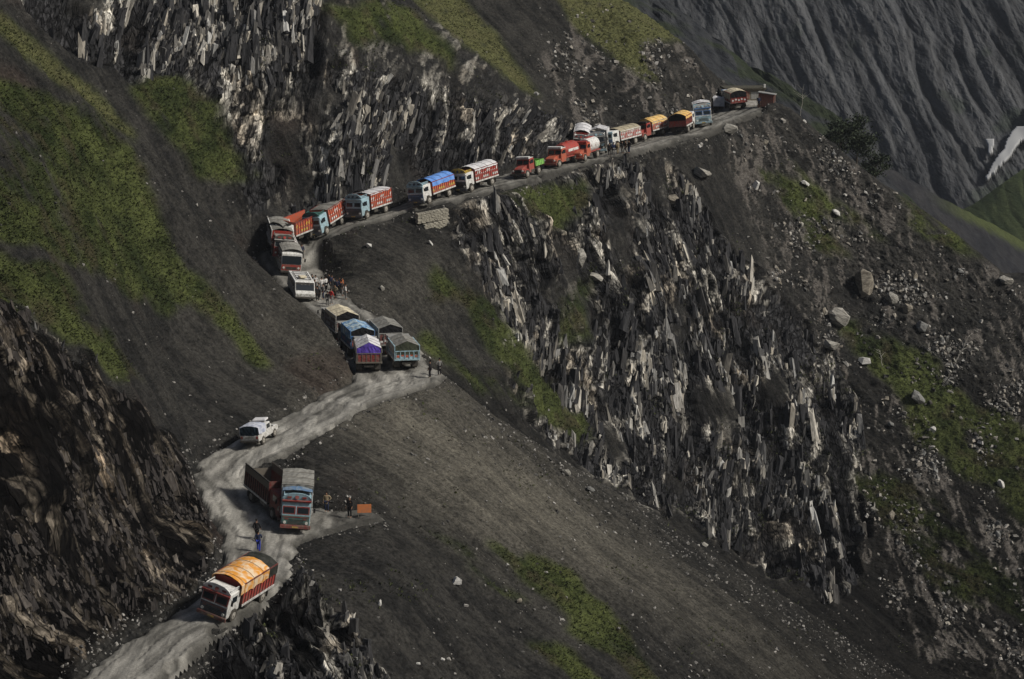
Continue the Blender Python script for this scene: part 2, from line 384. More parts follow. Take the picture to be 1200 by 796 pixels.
def np_mesh(name, V, F, col=None, smooth=True, kind=None, mat=None, parent=None, strata=None):
    me = bpy.data.meshes.new(name); n = F.shape[1]
    me.vertices.add(len(V)); me.vertices.foreach_set('co', V.astype(np.float32).ravel())
    me.loops.add(F.size); me.loops.foreach_set('vertex_index', F.astype(np.int32).ravel())
    me.polygons.add(len(F)); me.polygons.foreach_set('loop_start', (np.arange(len(F))*n).astype(np.int32))
    me.polygons.foreach_set('use_smooth', np.full(len(F), smooth))
    if col is not None:
        at = me.color_attributes.new('tint', 'FLOAT_COLOR', 'POINT')
        c4 = np.ones((len(V), 4), np.float32); c4[:, :col.shape[1]] = col; at.data.foreach_set('color', c4.ravel())
    if strata is not None:
        at = me.attributes.new('strata', 'FLOAT_VECTOR', 'POINT'); at.data.foreach_set('vector', strata.astype(np.float32).ravel())
    me.update(calc_edges=True); me.validate()
    o = bpy.data.objects.new(name, me); COL.objects.link(o)
    if kind: o['kind'] = kind
    if mat: me.materials.append(mat)
    if parent: o.parent = parent
    return o

def nmat(name, rough=.9, spec=.25):
    m = bpy.data.materials.new(name); m.use_nodes = True; b = m.node_tree.nodes['Principled BSDF']
    b.inputs['Roughness'].default_value = rough; b.inputs['Specular IOR Level'].default_value = spec
    return m, m.node_tree, b
def ground_mat(name, sc=3.0, bump=.5, dist=.15, amt=.55, rough=.93, strata=False, amt2=None):
    m, t, b = nmat(name, rough, .04); N = t.nodes.new; Lk = t.links.new
    at = N('ShaderNodeAttribute'); at.attribute_name = 'tint'
    tc = N('ShaderNodeTexCoord')
    n = N('ShaderNodeTexNoise'); n.inputs['Scale'].default_value = sc; n.inputs['Detail'].default_value = 8; n.inputs['Roughness'].default_value = .75
    Lk(tc.outputs['Object'], n.inputs['Vector'])
    n2 = N('ShaderNodeTexNoise'); n2.inputs['Scale'].default_value = 1.0; n2.inputs['Detail'].default_value = 6; n2.inputs['Roughness'].default_value = .65
    if strata:
        sa = N('ShaderNodeAttribute'); sa.attribute_name = 'strata'; Lk(sa.outputs['Vector'], n2.inputs['Vector'])
    else:
        mp = N('ShaderNodeMapping'); mp.inputs['Scale'].default_value = (4.5, 3, .8); Lk(tc.outputs['Object'], mp.inputs[0]); Lk(mp.outputs[0], n2.inputs['Vector'])
    mx = N('ShaderNodeMix'); mx.data_type = 'FLOAT'; Lk(at.outputs['Alpha'], mx.inputs[0]); Lk(n.outputs[0], mx.inputs[2]); Lk(n2.outputs[0], mx.inputs[3])
    mr = N('ShaderNodeMapRange'); mr.inputs[1].default_value = .33; mr.inputs[2].default_value = .67; mr.inputs[3].default_value = 1-amt; mr.inputs[4].default_value = 1+amt
    Lk(mx.outputs[0], mr.inputs[0])
    if amt2:
        ad = N('ShaderNodeMath'); ad.operation = 'MULTIPLY_ADD'; ad.inputs[1].default_value = amt2; ad.inputs[2].default_value = 1+amt; Lk(at.outputs['Alpha'], ad.inputs[0]); Lk(ad.outputs[0], mr.inputs[4])
        a3 = N('ShaderNodeMath'); a3.operation = 'MULTIPLY_ADD'; a3.inputs[1].default_value = -.18; a3.inputs[2].default_value = 1-amt; Lk(at.outputs['Alpha'], a3.inputs[0]); Lk(a3.outputs[0], mr.inputs[3])
    vm = N('ShaderNodeVectorMath'); vm.operation = 'SCALE'; Lk(at.outputs['Color'], vm.inputs[0]); Lk(mr.outputs[0], vm.inputs['Scale'])
    top = vm; hsum = mx.outputs[0]
    if strata:
        wn_ = N('ShaderNodeTexNoise'); wn_.inputs['Scale'].default_value = .5; wn_.inputs['Detail'].default_value = 3; Lk(sa.outputs['Vector'], wn_.inputs['Vector'])
        wa = N('ShaderNodeVectorMath'); wa.operation = 'MULTIPLY_ADD'; wa.inputs[1].default_value = (1.3, 1.3, 1.3); Lk(wn_.outputs['Color'], wa.inputs[0]); Lk(sa.outputs['Vector'], wa.inputs[2])
        for vs_, lo_, hi_, ck in strata:
            vo = N('ShaderNodeTexVoronoi'); vo.inputs['Scale'].default_value = vs_; Lk(wa.outputs[0], vo.inputs['Vector'])
            sx_ = N('ShaderNodeSeparateColor'); Lk(vo.outputs['Color'], sx_.inputs[0])
            m1 = N('ShaderNodeMapRange'); m1.inputs[3].default_value = lo_; m1.inputs[4].default_value = hi_; Lk(sx_.outputs[0], m1.inputs[0])
            mm = m1
            if ck < .45:
                ve = N('ShaderNodeTexVoronoi'); ve.feature = 'DISTANCE_TO_EDGE'; ve.inputs['Scale'].default_value = vs_; Lk(wa.outputs[0], ve.inputs['Vector'])
                m2 = N('ShaderNodeMapRange'); m2.inputs[1].default_value = .0; m2.inputs[2].default_value = .09; m2.inputs[3].default_value = ck; m2.inputs[4].default_value = 1; Lk(ve.outputs['Distance'], m2.inputs[0])
                mm = N('ShaderNodeMath'); mm.operation = 'MULTIPLY'; Lk(m1.outputs[0], mm.inputs[0]); Lk(m2.outputs[0], mm.inputs[1])
            ma = N('ShaderNodeMix'); ma.data_type = 'FLOAT'; ma.inputs[2].default_value = 1.0; Lk(at.outputs['Alpha'], ma.inputs[0]); Lk(mm.outputs[0], ma.inputs[3])
            v2 = N('ShaderNodeVectorMath'); v2.operation = 'SCALE'; Lk(top.outputs[0], v2.inputs[0]); Lk(ma.outputs[0], v2.inputs['Scale']); top = v2
            hh = N('ShaderNodeMath'); hh.operation = 'MULTIPLY_ADD'; hh.inputs[1].default_value = .7; Lk(ma.outputs[0], hh.inputs[0]); Lk(hsum, hh.inputs[2]); hsum = hh.outputs[0]
    Lk(top.outputs[0], b.inputs['Base Color'])
    bp = N('ShaderNodeBump'); bp.inputs['Strength'].default_value = bump; bp.inputs['Distance'].default_value = dist
    Lk(hsum, bp.inputs['Height']); Lk(bp.outputs[0], b.inputs['Normal'])
    return m
M_GROUND = ground_mat('shale_rock_and_turf', 3.2, .9, .22, .7, strata=((.42, .45, 1.55, .25), (1.0, .6, 1.4, .5)), amt2=.2)
xd = np.where(fa, .45*X3+.9*Y3*.75, X3+.15*Y3); Ld = xd*st+Z3*ct*1.15; Td = xd*ct-Z3*st+bend; nd_ = np.where(fa, X3, Y3)
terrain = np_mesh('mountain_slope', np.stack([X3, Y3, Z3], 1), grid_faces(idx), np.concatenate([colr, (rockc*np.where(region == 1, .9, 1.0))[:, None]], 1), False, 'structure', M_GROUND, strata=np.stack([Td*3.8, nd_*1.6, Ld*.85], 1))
print('terrain', round(time.time()-T0, 1))

# ------------------------------------------------------------------ road sheet
rs = .22
rxs = np.arange(-40, 44, rs); rys = np.arange(138, 366, rs)
RX, RY = np.meshgrid(rxs, rys)
rb = bil(RMB, RX, RY)
RH = blur(H*RM, 2.0)/np.maximum(blur(RM, 2.0), 1e-3)
keep = rb > .16
edge_n = fbm(RX/1.8, RY/1.8, RX*0, 3, 7)
rz = np.where(bil(RMB, RX, RY) > .4, bil(RH, RX, RY), bil(RH, RX, RY))
rut = fbm(RX/.5, RY/2.4, RX*0, 3, 11)
def dist_poly(X, Y, L):
    best = np.full(X.shape, 1e9)
    for p, q in zip(L[:-1], L[1:]):
        dx, dy = q[0]-p[0], q[1]-p[1]; t = np.clip(((X-p[0])*dx+(Y-p[1])*dy)/(dx*dx+dy*dy), 0, 1)
        best = np.minimum(best, np.hypot(X-p[0]-t*dx, Y-p[1]-t*dy))
    return best
d_in = dist_poly(RX, RY, I3); d_out = dist_poly(RX, RY, O3)
d_in = d_in+fbm(RX/5, RY/5, RX*0, 2, 17)*.9
track = np.cos(d_in*3.9)*.5+fbm(d_in*2.2, RX/9, RY/9, 3, 16)*.9
RZ = rz + .07 - .06*(track < -.3) - .6*(1-sstep(.2, .62, rb+edge_n*.34))-.35*(1-sstep(.14, .3, rb)) + rut*.09 + fbm(RX/3, RY/3, RX*0, 2, 12)*.08
vid = -np.ones(RX.shape, int)
cell = keep[:-1, :-1] & keep[1:, :-1] & keep[1:, 1:] & keep[:-1, 1:]
use = np.zeros(RX.shape, bool); use[:-1, :-1] |= cell; use[1:, :-1] |= cell; use[1:, 1:] |= cell; use[:-1, 1:] |= cell
vid[use] = np.arange(use.sum())
F = np.stack([vid[:-1, :-1][cell], vid[:-1, 1:][cell], vid[1:, 1:][cell], vid[1:, :-1][cell]], -1)
rn = fbm(RX/1.6, RY/1.6, RX*0, 4, 14); rn2 = fbm(RX/6, RY/6, RX*0, 2, 15)
lum = .172+.06*rn+.05*rn2+.10*track+.05*sstep(2.0, .6, d_out)+.05*sstep(250, 215, RY)
lum = lum*(.22+.78*sstep(.30, .92, rb+edge_n*.45))
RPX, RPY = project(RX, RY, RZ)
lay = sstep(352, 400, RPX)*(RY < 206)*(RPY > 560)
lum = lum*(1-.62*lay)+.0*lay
wet = sstep(.18, .42, fbm(RX/.9, RY/3.2, RX*0, 4, 18)); lum += .13*wet*(RY < 262); lum *= 1-.30*sstep(.1, .4, fbm(RX/1.1, RY/4, RX*0, 3, 19))
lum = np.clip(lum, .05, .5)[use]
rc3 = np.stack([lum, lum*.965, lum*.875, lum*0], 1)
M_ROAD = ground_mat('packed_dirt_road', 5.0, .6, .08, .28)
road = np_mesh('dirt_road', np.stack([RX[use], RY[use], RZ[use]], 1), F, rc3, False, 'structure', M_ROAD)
print('road', round(time.time()-T0, 1))
#==PART2==
# ------------------------------------------------------------------ loose rock: slabs, stones, turf tufts
BOXF = np.array([[0,1,3,2],[4,6,7,5],[0,4,5,1],[2,3,7,6],[0,2,6,4],[1,5,7,3]])
def shards(name, P, ax, half, cols, mat, taper=.45, jit=.26, kind='stuff'):
    """many small wedge-shaped blocks in one mesh; P (n,3) centres, ax (n,3,3) axes, half (n,3)"""
    n = len(P); V = np.zeros((n, 8, 3), np.float32)
    for k in range(8):
        sx, sy, sz = ((k >> 0) & 1)*2-1, ((k >> 1) & 1)*2-1, ((k >> 2) & 1)*2-1
        tp = np.where(sz > 0, rng.uniform(taper*.4, 1.0, n), 1.0)
        a = sx*tp+rng.normal(0, jit, n); b = sy*tp+rng.normal(0, jit, n); c = sz*(1+rng.normal(0, jit*.9, n))
        V[:, k] = P+ax[:, 0]*(a*half[:, 0])[:, None]+ax[:, 1]*(b*half[:, 1])[:, None]+ax[:, 2]*(c*half[:, 2])[:, None]
    F = (BOXF[None]+8*np.arange(n)[:, None, None]).reshape(-1, 4)
    C = np.repeat(cols[:, None, :], 8, 1).reshape(-1, cols.shape[1])
    return np_mesh(name, V.reshape(-1, 3), F, C, False, kind, mat)
def frames(th, yaw, lean):
    """long axis leaning th in the picture plane, turned by yaw"""
    n = len(th); Lx = np.stack([np.sin(th), lean, np.cos(th)], 1); Lx /= np.linalg.norm(Lx, axis=1, keepdims=True)
    A = np.stack([np.cos(yaw), np.sin(yaw), np.zeros(n)], 1); A -= Lx*(A*Lx).sum(1, keepdims=True); A /= np.linalg.norm(A, axis=1, keepdims=True)
    B = np.cross(Lx, A); return np.stack([A, B, Lx], 1).astype(np.float32)
visq = np.pad(vis, ((0, 0), (0, 1)), 'edge')
visv = np.zeros(nv, np.float32)
fy_i = np.clip(((y-140)/.15).astype(int), 0, len(yf)-1)
visv = visq[np.repeat(np.arange(NC), NR), fy_i].astype(np.float32)
clus = sstep(-.25, .3, fbm(x/5, y/5, z/12, 3, 140))
M_SLAB = ground_mat('slab_rock', 4.0, .7, .1, .45)
def pick(wt, n):
    c = np.cumsum(wt.astype(np.float64)); return np.searchsorted(c, rng.uniform(0, c[-1], n))
# strata slabs on the cliffs
i = pick(np.clip(rockc-.35, 0, 1)*visv*clus*np.where(region == 1, .6, 1.0)*(px_ > -60)*(px_ < 1240)*(.12+gulv), 18000)
th = theta[i]+rng.normal(0, .10, len(i))+.45*fbm(x[i]/9, y[i]/9, z[i]/9, 2, 6); yaw = rng.normal(-.1, .5, len(i))+np.where(region[i] == 1, .9, 0)
sz = np.minimum(rng.lognormal(0, .62, len(i)), 4.0)*np.where(region[i] == 1, .8, 1); ln = rng.uniform(1.8, 6, len(i))
sz = sz*np.where((region[i] == 2) | (region[i] == 3), 1.3, 1)
dull = (region[i] == 1) | (region[i] == 4); ln = np.where(dull, 1+ln*.42, ln)
half = np.stack([.085*sz, .06*sz, .075*sz*ln], 1)
tnv = tone[i]+rng.normal(0, .28, len(i)); reg = region[i]
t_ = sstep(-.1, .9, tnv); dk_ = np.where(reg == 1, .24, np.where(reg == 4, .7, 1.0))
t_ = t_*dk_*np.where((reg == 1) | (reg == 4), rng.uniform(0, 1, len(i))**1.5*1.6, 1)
cold = np.array([.035, .035, .037]); wrm = np.array([.44, .40, .33]); gry = np.array([.38, .38, .37])
mixw = rng.uniform(0, 1, len(i))[:, None]; hi = wrm*mixw+gry*(1-mixw)
sc_ = cold+(hi-cold)*t_[:, None]; sc_ = np.where((reg == 1)[:, None], sc_*np.array([1.05, .95, .86]), sc_)
sc_ = sc_*np.where((reg == 2) | (reg == 3), 1.15, 1)[:, None]; sc_ = np.concatenate([sc_, np.ones((len(i), 1))], 1)
P = np.stack([X3[i], Y3[i], Z3[i]], 1)+NN[i]*(np.where(dull, -.02, .01)*sz)[:, None]
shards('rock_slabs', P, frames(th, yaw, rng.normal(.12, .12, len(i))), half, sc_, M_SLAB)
# broken blocks on the debris slopes, scattered stones on the screes
def stones(name, wt, n, smin, smax, cfun, pw=2.2):
    i = pick(wt*visv*(px_ > -80)*(px_ < 1260), n)
    s = smin+(smax-smin)*rng.uniform(0, 1, n)**pw
    half = np.stack([s*rng.uniform(.7, 1.3, n), s*rng.uniform(.5, .9, n), s*rng.uniform(.35, .8, n)], 1)
    fr = frames(rng.normal(.25, .5, n), rng.uniform(0, 6.3, n), rng.normal(0, .5, n))
    P = np.stack([X3[i], Y3[i], Z3[i]], 1)+NN[i]*(s*.2)[:, None]
    return shards(name, P, fr, half, np.concatenate([cfun(n, i), np.zeros((n, 1))], 1), M_SLAB, .8, .2)
def pale_c(n, i):
    v = .85*rng.uniform(.05, 1, n)[:, None]**2.0; w_ = rng.uniform(0, 1, n)[:, None]
    return (np.array([.46, .45, .43])*w_+np.array([.38, .34, .28])*(1-w_))*v+.03
def dark_c(n, i):
    v = rng.uniform(.1, .8, n)[:, None]**1.6; return np.array([.42, .40, .37])*v+.03
c2 = sstep(-.1, .45, fbm(x/4, y/4, z/4, 3, 150))
stones('debris_blocks', debc*(1-.7*grass)*(c2**1.5+.04)*(1-.5*vignette_lr), 7500, .04, .34, pale_c, 4.0)
ridgew = np.exp(-((py_-(445+(px_-522)*.645)-14)/22)**2)*(px_ > 560)*front
stones('scree_stones', scree*(1-.8*grass)*clear*(.04+.2*c2*(px_ > 420)+1.8*ridgew+.10*c2), 6500, .03, .17, dark_c, 3)
stones('roadside_rubble', (rmv > .06)*((rmv < .5)+.05), 2600, .03, .15, dark_c)
print('stones', round(time.time()-T0, 1))
# turf: tufts of blades, in clumps
def tufts(name, wt, n, h0, h1):
    i = pick(wt*visv, n); P = np.stack([X3[i], Y3[i], Z3[i]], 1)
    V = np.zeros((n, 9, 3), np.float32); hh = rng.uniform(h0, h1, n)
    for b in range(3):
        a = rng.uniform(0, 6.3, n); wd = rng.uniform(.05, .12, n)
        dx, dy = np.cos(a), np.sin(a); ox, oy = rng.normal(0, .12, n), rng.normal(0, .12, n)
        bx, by, bz = P[:, 0]+ox, P[:, 1]+oy, P[:, 2]-.05
        V[:, b*3] = np.stack([bx-dx*wd, by-dy*wd, bz], 1); V[:, b*3+1] = np.stack([bx+dx*wd, by+dy*wd, bz], 1)
        V[:, b*3+2] = np.stack([bx+rng.normal(.08, .12, n), by+rng.normal(-.08, .12, n), bz+hh*rng.uniform(.6, 1.1, n)], 1)
    F = (np.arange(9).reshape(3, 3)[None]+9*np.arange(n)[:, None, None]).reshape(-1, 3)
    v = rng.uniform(0, 1, n)[:, None]; g = (n1[i]+patch[i])[:, None]
    c = np.array([.040, .050, .019])*(1-v)+np.array([.072, .083, .030])*v; c = c*(1+.5*np.clip(g, -.8, .8))
    c = np.concatenate([c, np.zeros((n, 1))], 1)
    return np_mesh(name, V.reshape(-1, 3), F, np.repeat(c[:, None], 9, 1).reshape(-1, 4), False, 'stuff', M_GRASS)
M_GRASS, gt, gb = nmat('grass_blades', .8, .2)
ga = gt.nodes.new('ShaderNodeAttribute'); ga.attribute_name = 'tint'; gt.links.new(ga.outputs['Color'], gb.inputs['Base Color'])
tufts('turf_grass', np.clip(grass-.2, 0, 1)*clear*(px_ > -60)*(px_ < 1250), 30000, .06, .22)
tufts('low_weeds', np.clip(rockc*.25+scree*.05, 0, 1)*sstep(.2, .45, fbm(x/3, y/3, z/4, 3, 160))*(px_ > 300), 6000, .1, .3)
print('turf', round(time.time()-T0, 1))

# ------------------------------------------------------------------ far mountain, side slopes
def ribbon(name, top, bot, nu, nvv, amp, colf, ribw=6, stretch=6, lean=0.0, kind='structure', mat=None, warp=6):
    """a slope between an upper and a lower world line, with ribs"""
    T = np.array([PY(*p) for p in top]); B = np.array([PY(*p) if len(p) == 3 else p[:3] for p in bot])
    def res(L):
        d = np.concatenate([[0], np.cumsum(np.linalg.norm(np.diff(L, axis=0), axis=1))]); d /= d[-1]
        t = np.linspace(0, 1, nu); return np.stack([np.interp(t, d, L[:, k]) for k in range(3)], 1)
    T = res(T); B = res(B); v = np.linspace(0, 1, nvv)[None, :, None]
    G = T[:, None]*(1-v)+B[:, None]*v
    xx, yy, zz = [G[..., k].ravel().astype(np.float32) for k in range(3)]
    a = xx*math.cos(lean)-zz*math.sin(lean); l = xx*math.sin(lean)+zz*math.cos(lean)
    wv = fbm(xx/60, yy/60, zz/60, 2, 210)*warp
    r1 = np.minimum(1, 2.6*np.abs(fbm((a+wv)/ribw, yy/ribw/14, l/(ribw*stretch), 2, 220)))*.7+.3*np.minimum(1, 2.6*np.abs(fbm((a-wv)/(ribw*.5), yy/ribw/10, l/(ribw*stretch*.4), 2, 221)))
    r2 = .75*fbm((a+wv)/(ribw*.28), yy/ribw/10, l/(ribw*.28*stretch*.6), 4, 230, .6)+.45*fbm(a/(ribw*.5), yy/ribw/3, l/(ribw*1.1), 4, 235, .6)
    r0 = fbm((a+wv)/(ribw*4), yy/ribw/16, l/(ribw*12), 2, 240)
    r3 = fbm(xx/2.2, yy/6, zz/3.5, 4, 236, .65)
    d = amp*((r1-.75)*1.3+r2*.32+r0*1.8+r3*.35)
    yy2 = yy-d; zz2 = zz+d*.35
    vv = np.broadcast_to(v, G[..., :1].shape).ravel(); uu = np.broadcast_to(np.linspace(0, 1, nu)[:, None, None], G[..., :1].shape).ravel()
    col = colf(xx, yy, zz, r1, r2, uu, vv)
    ii = np.arange(nu*nvv).reshape(nu, nvv)
    return np_mesh(name, np.stack([xx, yy2, zz2], 1), grid_faces(ii), col, False, kind, mat, strata=np.stack([(a+wv)*.62, yy2*.05, l*.085], 1)), (xx, yy2, zz2)
def cf_far(xx, yy, zz, r1, r2, uu, vv):
    t = sstep(-.6, .7, r2*.8+fbm(xx/9, yy/20, zz/9, 4, 250)*.8)
    c = lerp(np.repeat(C3(.046, .048, .052), len(xx), 0), C3(.088, .090, .093), t*sstep(.0, .35, r1))
    g = sstep(.25, .55, fbm(xx/14, yy/14, zz/20, 3, 260)); c = lerp(c, C3(.035, .045, .033), g*.6)
    return np.concatenate([c, np.full((len(xx), 1), .5)], 1)
M_FAR = ground_mat('far_rock_wall', .8, .6, .8, .35, strata=((.30, .72, 1.3, .3),))
far_o, farP = ribbon('far_mountain', [(560,-190,960),(800,-190,940),(1100,-190,900),(1420,-190,860)],
    [(560,520,700),(800,500,690),(1100,470,660),(1420,470,640)], 560, 420, 2.6, cf_far, 9, 9, math.radians(-17), mat=M_FAR, warp=8)
def cf_dark(xx, yy, zz, r1, r2, uu, vv):
    c = lerp(np.repeat(C3(.020, .022, .026), len(xx), 0), C3(.045, .047, .050), sstep(-.5, .5, r2))
    g = sstep(.0, .35, fbm(xx/12, yy/12, zz/12, 3, 261)+.25*(uu > .5)-.2); c = lerp(c, C3(.028, .036, .018), g*.8)
    return np.concatenate([c, np.zeros((len(xx), 1))], 1)
def cf_green(xx, yy, zz, r1, r2, uu, vv):
    c = lerp(np.repeat(C3(.026, .036, .018), len(xx), 0), C3(.048, .060, .028), sstep(-.5, .5, r2))
    return np.concatenate([c, np.zeros((len(xx), 1))], 1)
def cf_slope(xx, yy, zz, r1, r2, uu, vv):
    c = lerp(np.repeat(C3(.018, .019, .023), len(xx), 0), C3(.036, .036, .038), sstep(-.5, .5, r2))
    c = lerp(c, C3(.060, .072, .030), sstep(.09, .03, vv+.04*r2)*sstep(.2, .4, uu))
    return np.concatenate([c, np.zeros((len(xx), 1))], 1)
ribbon('gully_slope', [(600,-120,600),(720,-45,590),(765,-8,580),(820,30,560),(870,70,545),(930,105,525),(985,142,510),(1010,180,500),(1050,222,490),(1100,262,485)],
    [(560,150,430),(700,140,425),(860,190,420),(980,260,415),(1150,380,410),(1250,460,405)], 260, 130, 2.2, cf_dark, 4, 4, math.radians(-35), mat=M_FAR)
ribbon('green_hill', [(1090,262,640),(1140,240,640),(1175,215,650),(1210,190,665),(1300,140,690),(1420,90,720)],
    [(1000,420,520),(1150,430,510),(1300,440,510),(1420,450,510)], 160, 110, .8, cf_green, 4, 3, 0, mat=M_FAR)
ribbon('valley_spur', [(1000,170,520),(1045,200,530),(1090,226,540),(1130,247,550),(1165,262,560),(1210,290,570),(1300,340,580),(1420,400,590)],
    [(960,380,440),(1100,450,430),(1250,520,430),(1420,560,430)], 200, 110, 1.0, cf_slope, 4, 5, math.radians(-40), mat=M_FAR)
# snow lying in the gully at the foot of the far wall
M_SNOW, _, sb = nmat('old_snow', .6, .3); sb.inputs['Base Color'].default_value = (.36, .365, .37, 1)
fx3, fy3, fz3 = farP; fpx, fpy = project(fx3, fy3, fz3)
def snow(poly, label):
    m = poly_mask(fpx+3.2*fbm(fx3/2.5, fy3/30, fz3/4, 3, 300), fpy+3*fbm(fx3/2, fy3/30, fz3/2, 3, 301), poly).reshape(560, 420)
    cell = m[:-1, :-1] & m[1:, :-1] & m[1:, 1:] & m[:-1, 1:]
    use = np.zeros_like(m); use[:-1, :-1] |= cell; use[1:, :-1] |= cell; use[1:, 1:] |= cell; use[:-1, 1:] |= cell
    vid = -np.ones(m.shape, int); vid[use] = np.arange(use.sum())
    F = np.stack([vid[:-1, :-1][cell], vid[1:, :-1][cell], vid[1:, 1:][cell], vid[:-1, 1:][cell]], -1)
    G = [blur(a.reshape(560, 420).astype(float), 3)[use] for a in (fx3, fy3, fz3)]
    o = np_mesh('snow_patch', np.stack([G[0], G[1]-2.2, G[2]+.9], 1), F, None, True, None, M_SNOW)
    md = o.modifiers.new('depth', 'SOLIDIFY'); md.thickness = 1.6; md.offset = 0
    o['label'] = label; o['category'] = 'snow patch'
snow([(1149,165),(1158,164),(1166,166),(1165,176),(1160,187),(1157,184),(1155,174)], 'small wedge of old snow on the dark rock face, left of the long streak')
snow([(1198,134),(1212,120),(1212,170),(1197,168),(1190,178),(1180,190),(1166,205),(1154,216),(1151,212),(1162,196),(1176,176),(1180,160),(1188,153),(1197,152)], 'long forked streak of old snow running down the gully at right edge')
print('far', round(time.time()-T0, 1))
#==PART3==
# ------------------------------------------------------------------ object helpers
def thing(name, label, cat, group=None):
    o = bpy.data.objects.new(name, None); COL.objects.link(o); o.empty_display_size = .3
    o['label'] = label; o['category'] = cat
    if group: o['group'] = group
    return o
def tag(o, label, cat, group=None):
    o['label'] = label; o['category'] = cat
    if group: o['group'] = group
    return o
_m = {}
def paint(name, c, rough=.55, spec=.35, wear=.55, metal=0.0):
    """worn, dusty paint"""
    if name in _m: return _m[name]
    m, t, b = nmat(name, rough, spec); N = t.nodes.new; Lk = t.links.new
    tc = N('ShaderNodeTexCoord'); n = N('ShaderNodeTexNoise'); n.inputs['Scale'].default_value = 3.5; n.inputs['Detail'].default_value = 6; n.inputs['Roughness'].default_value = .7
    Lk(tc.outputs['Object'], n.inputs[0]); mr = N('ShaderNodeMapRange'); mr.inputs[1].default_value = .42; mr.inputs[2].default_value = .66; mr.inputs[4].default_value = wear; Lk(n.outputs[0], mr.inputs[0])
    mx = N('ShaderNodeMix'); mx.data_type = 'RGBA'; mx.inputs[6].default_value = (*c, 1); mx.inputs[7].default_value = (.16, .145, .12, 1)
    sp_ = N('ShaderNodeSeparateXYZ'); Lk(tc.outputs['Object'], sp_.inputs[0]); dz_ = N('ShaderNodeMapRange'); dz_.inputs[1].default_value = 2.1; dz_.inputs[2].default_value = .5; dz_.inputs[3].default_value = 0.0; dz_.inputs[4].default_value = .55; Lk(sp_.outputs[2], dz_.inputs[0])
    dn = N('ShaderNodeMath'); dn.operation = 'MULTIPLY'; Lk(dz_.outputs[0], dn.inputs[0]); Lk(n.outputs[0], dn.inputs[1]); da = N('ShaderNodeMath'); da.use_clamp = True; Lk(dn.outputs[0], da.inputs[0]); Lk(mr.outputs[0], da.inputs[1])
    Lk(da.outputs[0], mx.inputs[0]); Lk(mx.outputs[2], b.inputs['Base Color']); b.inputs['Metallic'].default_value = metal
    bp = N('ShaderNodeBump'); bp.inputs['Strength'].default_value = .15; bp.inputs['Distance'].default_value = .02; Lk(n.outputs[0], bp.inputs['Height']); Lk(bp.outputs[0], b.inputs['Normal'])
    _m[name] = m; return m
def cloth(name, c, c2=None):
    if name in _m: return _m[name]
    m, t, b = nmat(name, .85, .15); N = t.nodes.new; Lk = t.links.new; c2 = c2 or tuple(v*.6 for v in c)
    tc = N('ShaderNodeTexCoord'); n = N('ShaderNodeTexNoise'); n.inputs['Scale'].default_value = 1.4; n.inputs['Detail'].default_value = 5; n.inputs['Distortion'].default_value = 1.2; Lk(tc.outputs['Object'], n.inputs[0])
    mr = N('ShaderNodeMapRange'); mr.inputs[1].default_value = .42; mr.inputs[2].default_value = .62; Lk(n.outputs[0], mr.inputs[0])
    mx = N('ShaderNodeMix'); mx.data_type = 'RGBA'; mx.inputs[6].default_value = (*c, 1); mx.inputs[7].default_value = (*c2, 1)
    Lk(mr.outputs[0], mx.inputs[0]); Lk(mx.outputs[2], b.inputs['Base Color'])
    bp = N('ShaderNodeBump'); bp.inputs['Strength'].default_value = .6; bp.inputs['Distance'].default_value = .08; Lk(n.outputs[0], bp.inputs['Height']); Lk(bp.outputs[0], b.inputs['Normal'])
    _m[name] = m; return m
TYRE = paint('tyre_rubber', (.018, .018, .018), .9, .1, .3); RIM = paint('rim_paint', (.42, .40, .36), .6, .3, .5)
BLACK = paint('black_underframe', (.015, .015, .016), .8, .2, .25); DARKB = paint('dark_blue_paint', (.025, .045, .075))
GLASS, _, gbs = nmat('window_glass', .12, .5); gbs.inputs['Base Color'].default_value = (.015, .02, .025, 1)
LAMP, _, lb = nmat('lamp_lens', .2, .5); lb.inputs['Base Color'].default_value = (.6, .6, .55, 1)
WHITE = paint('white_paint', (.72, .72, .70)); RED = paint('red_paint', (.36, .035, .026)); ORANGE = paint('orange_red_paint', (.48, .085, .036)); SKYB = paint('pale_blue_paint', (.33, .50, .58))
YEL = paint('yellow_paint', (.62, .42, .06)); GREEN = paint('lime_green_paint', (.22, .55, .10)); TEAL = paint('teal_paint', (.03, .13, .12)); DRED = paint('dark_red_paint', (.20, .022, .02))
WOOD = paint('weathered_board', (.13, .115, .095)); MAROON = paint('maroon_paint', (.13, .02, .018)); GREYP = paint('grey_paint', (.30, .30, .29))
BLUE = paint('mid_blue_paint', (.06, .16, .36))
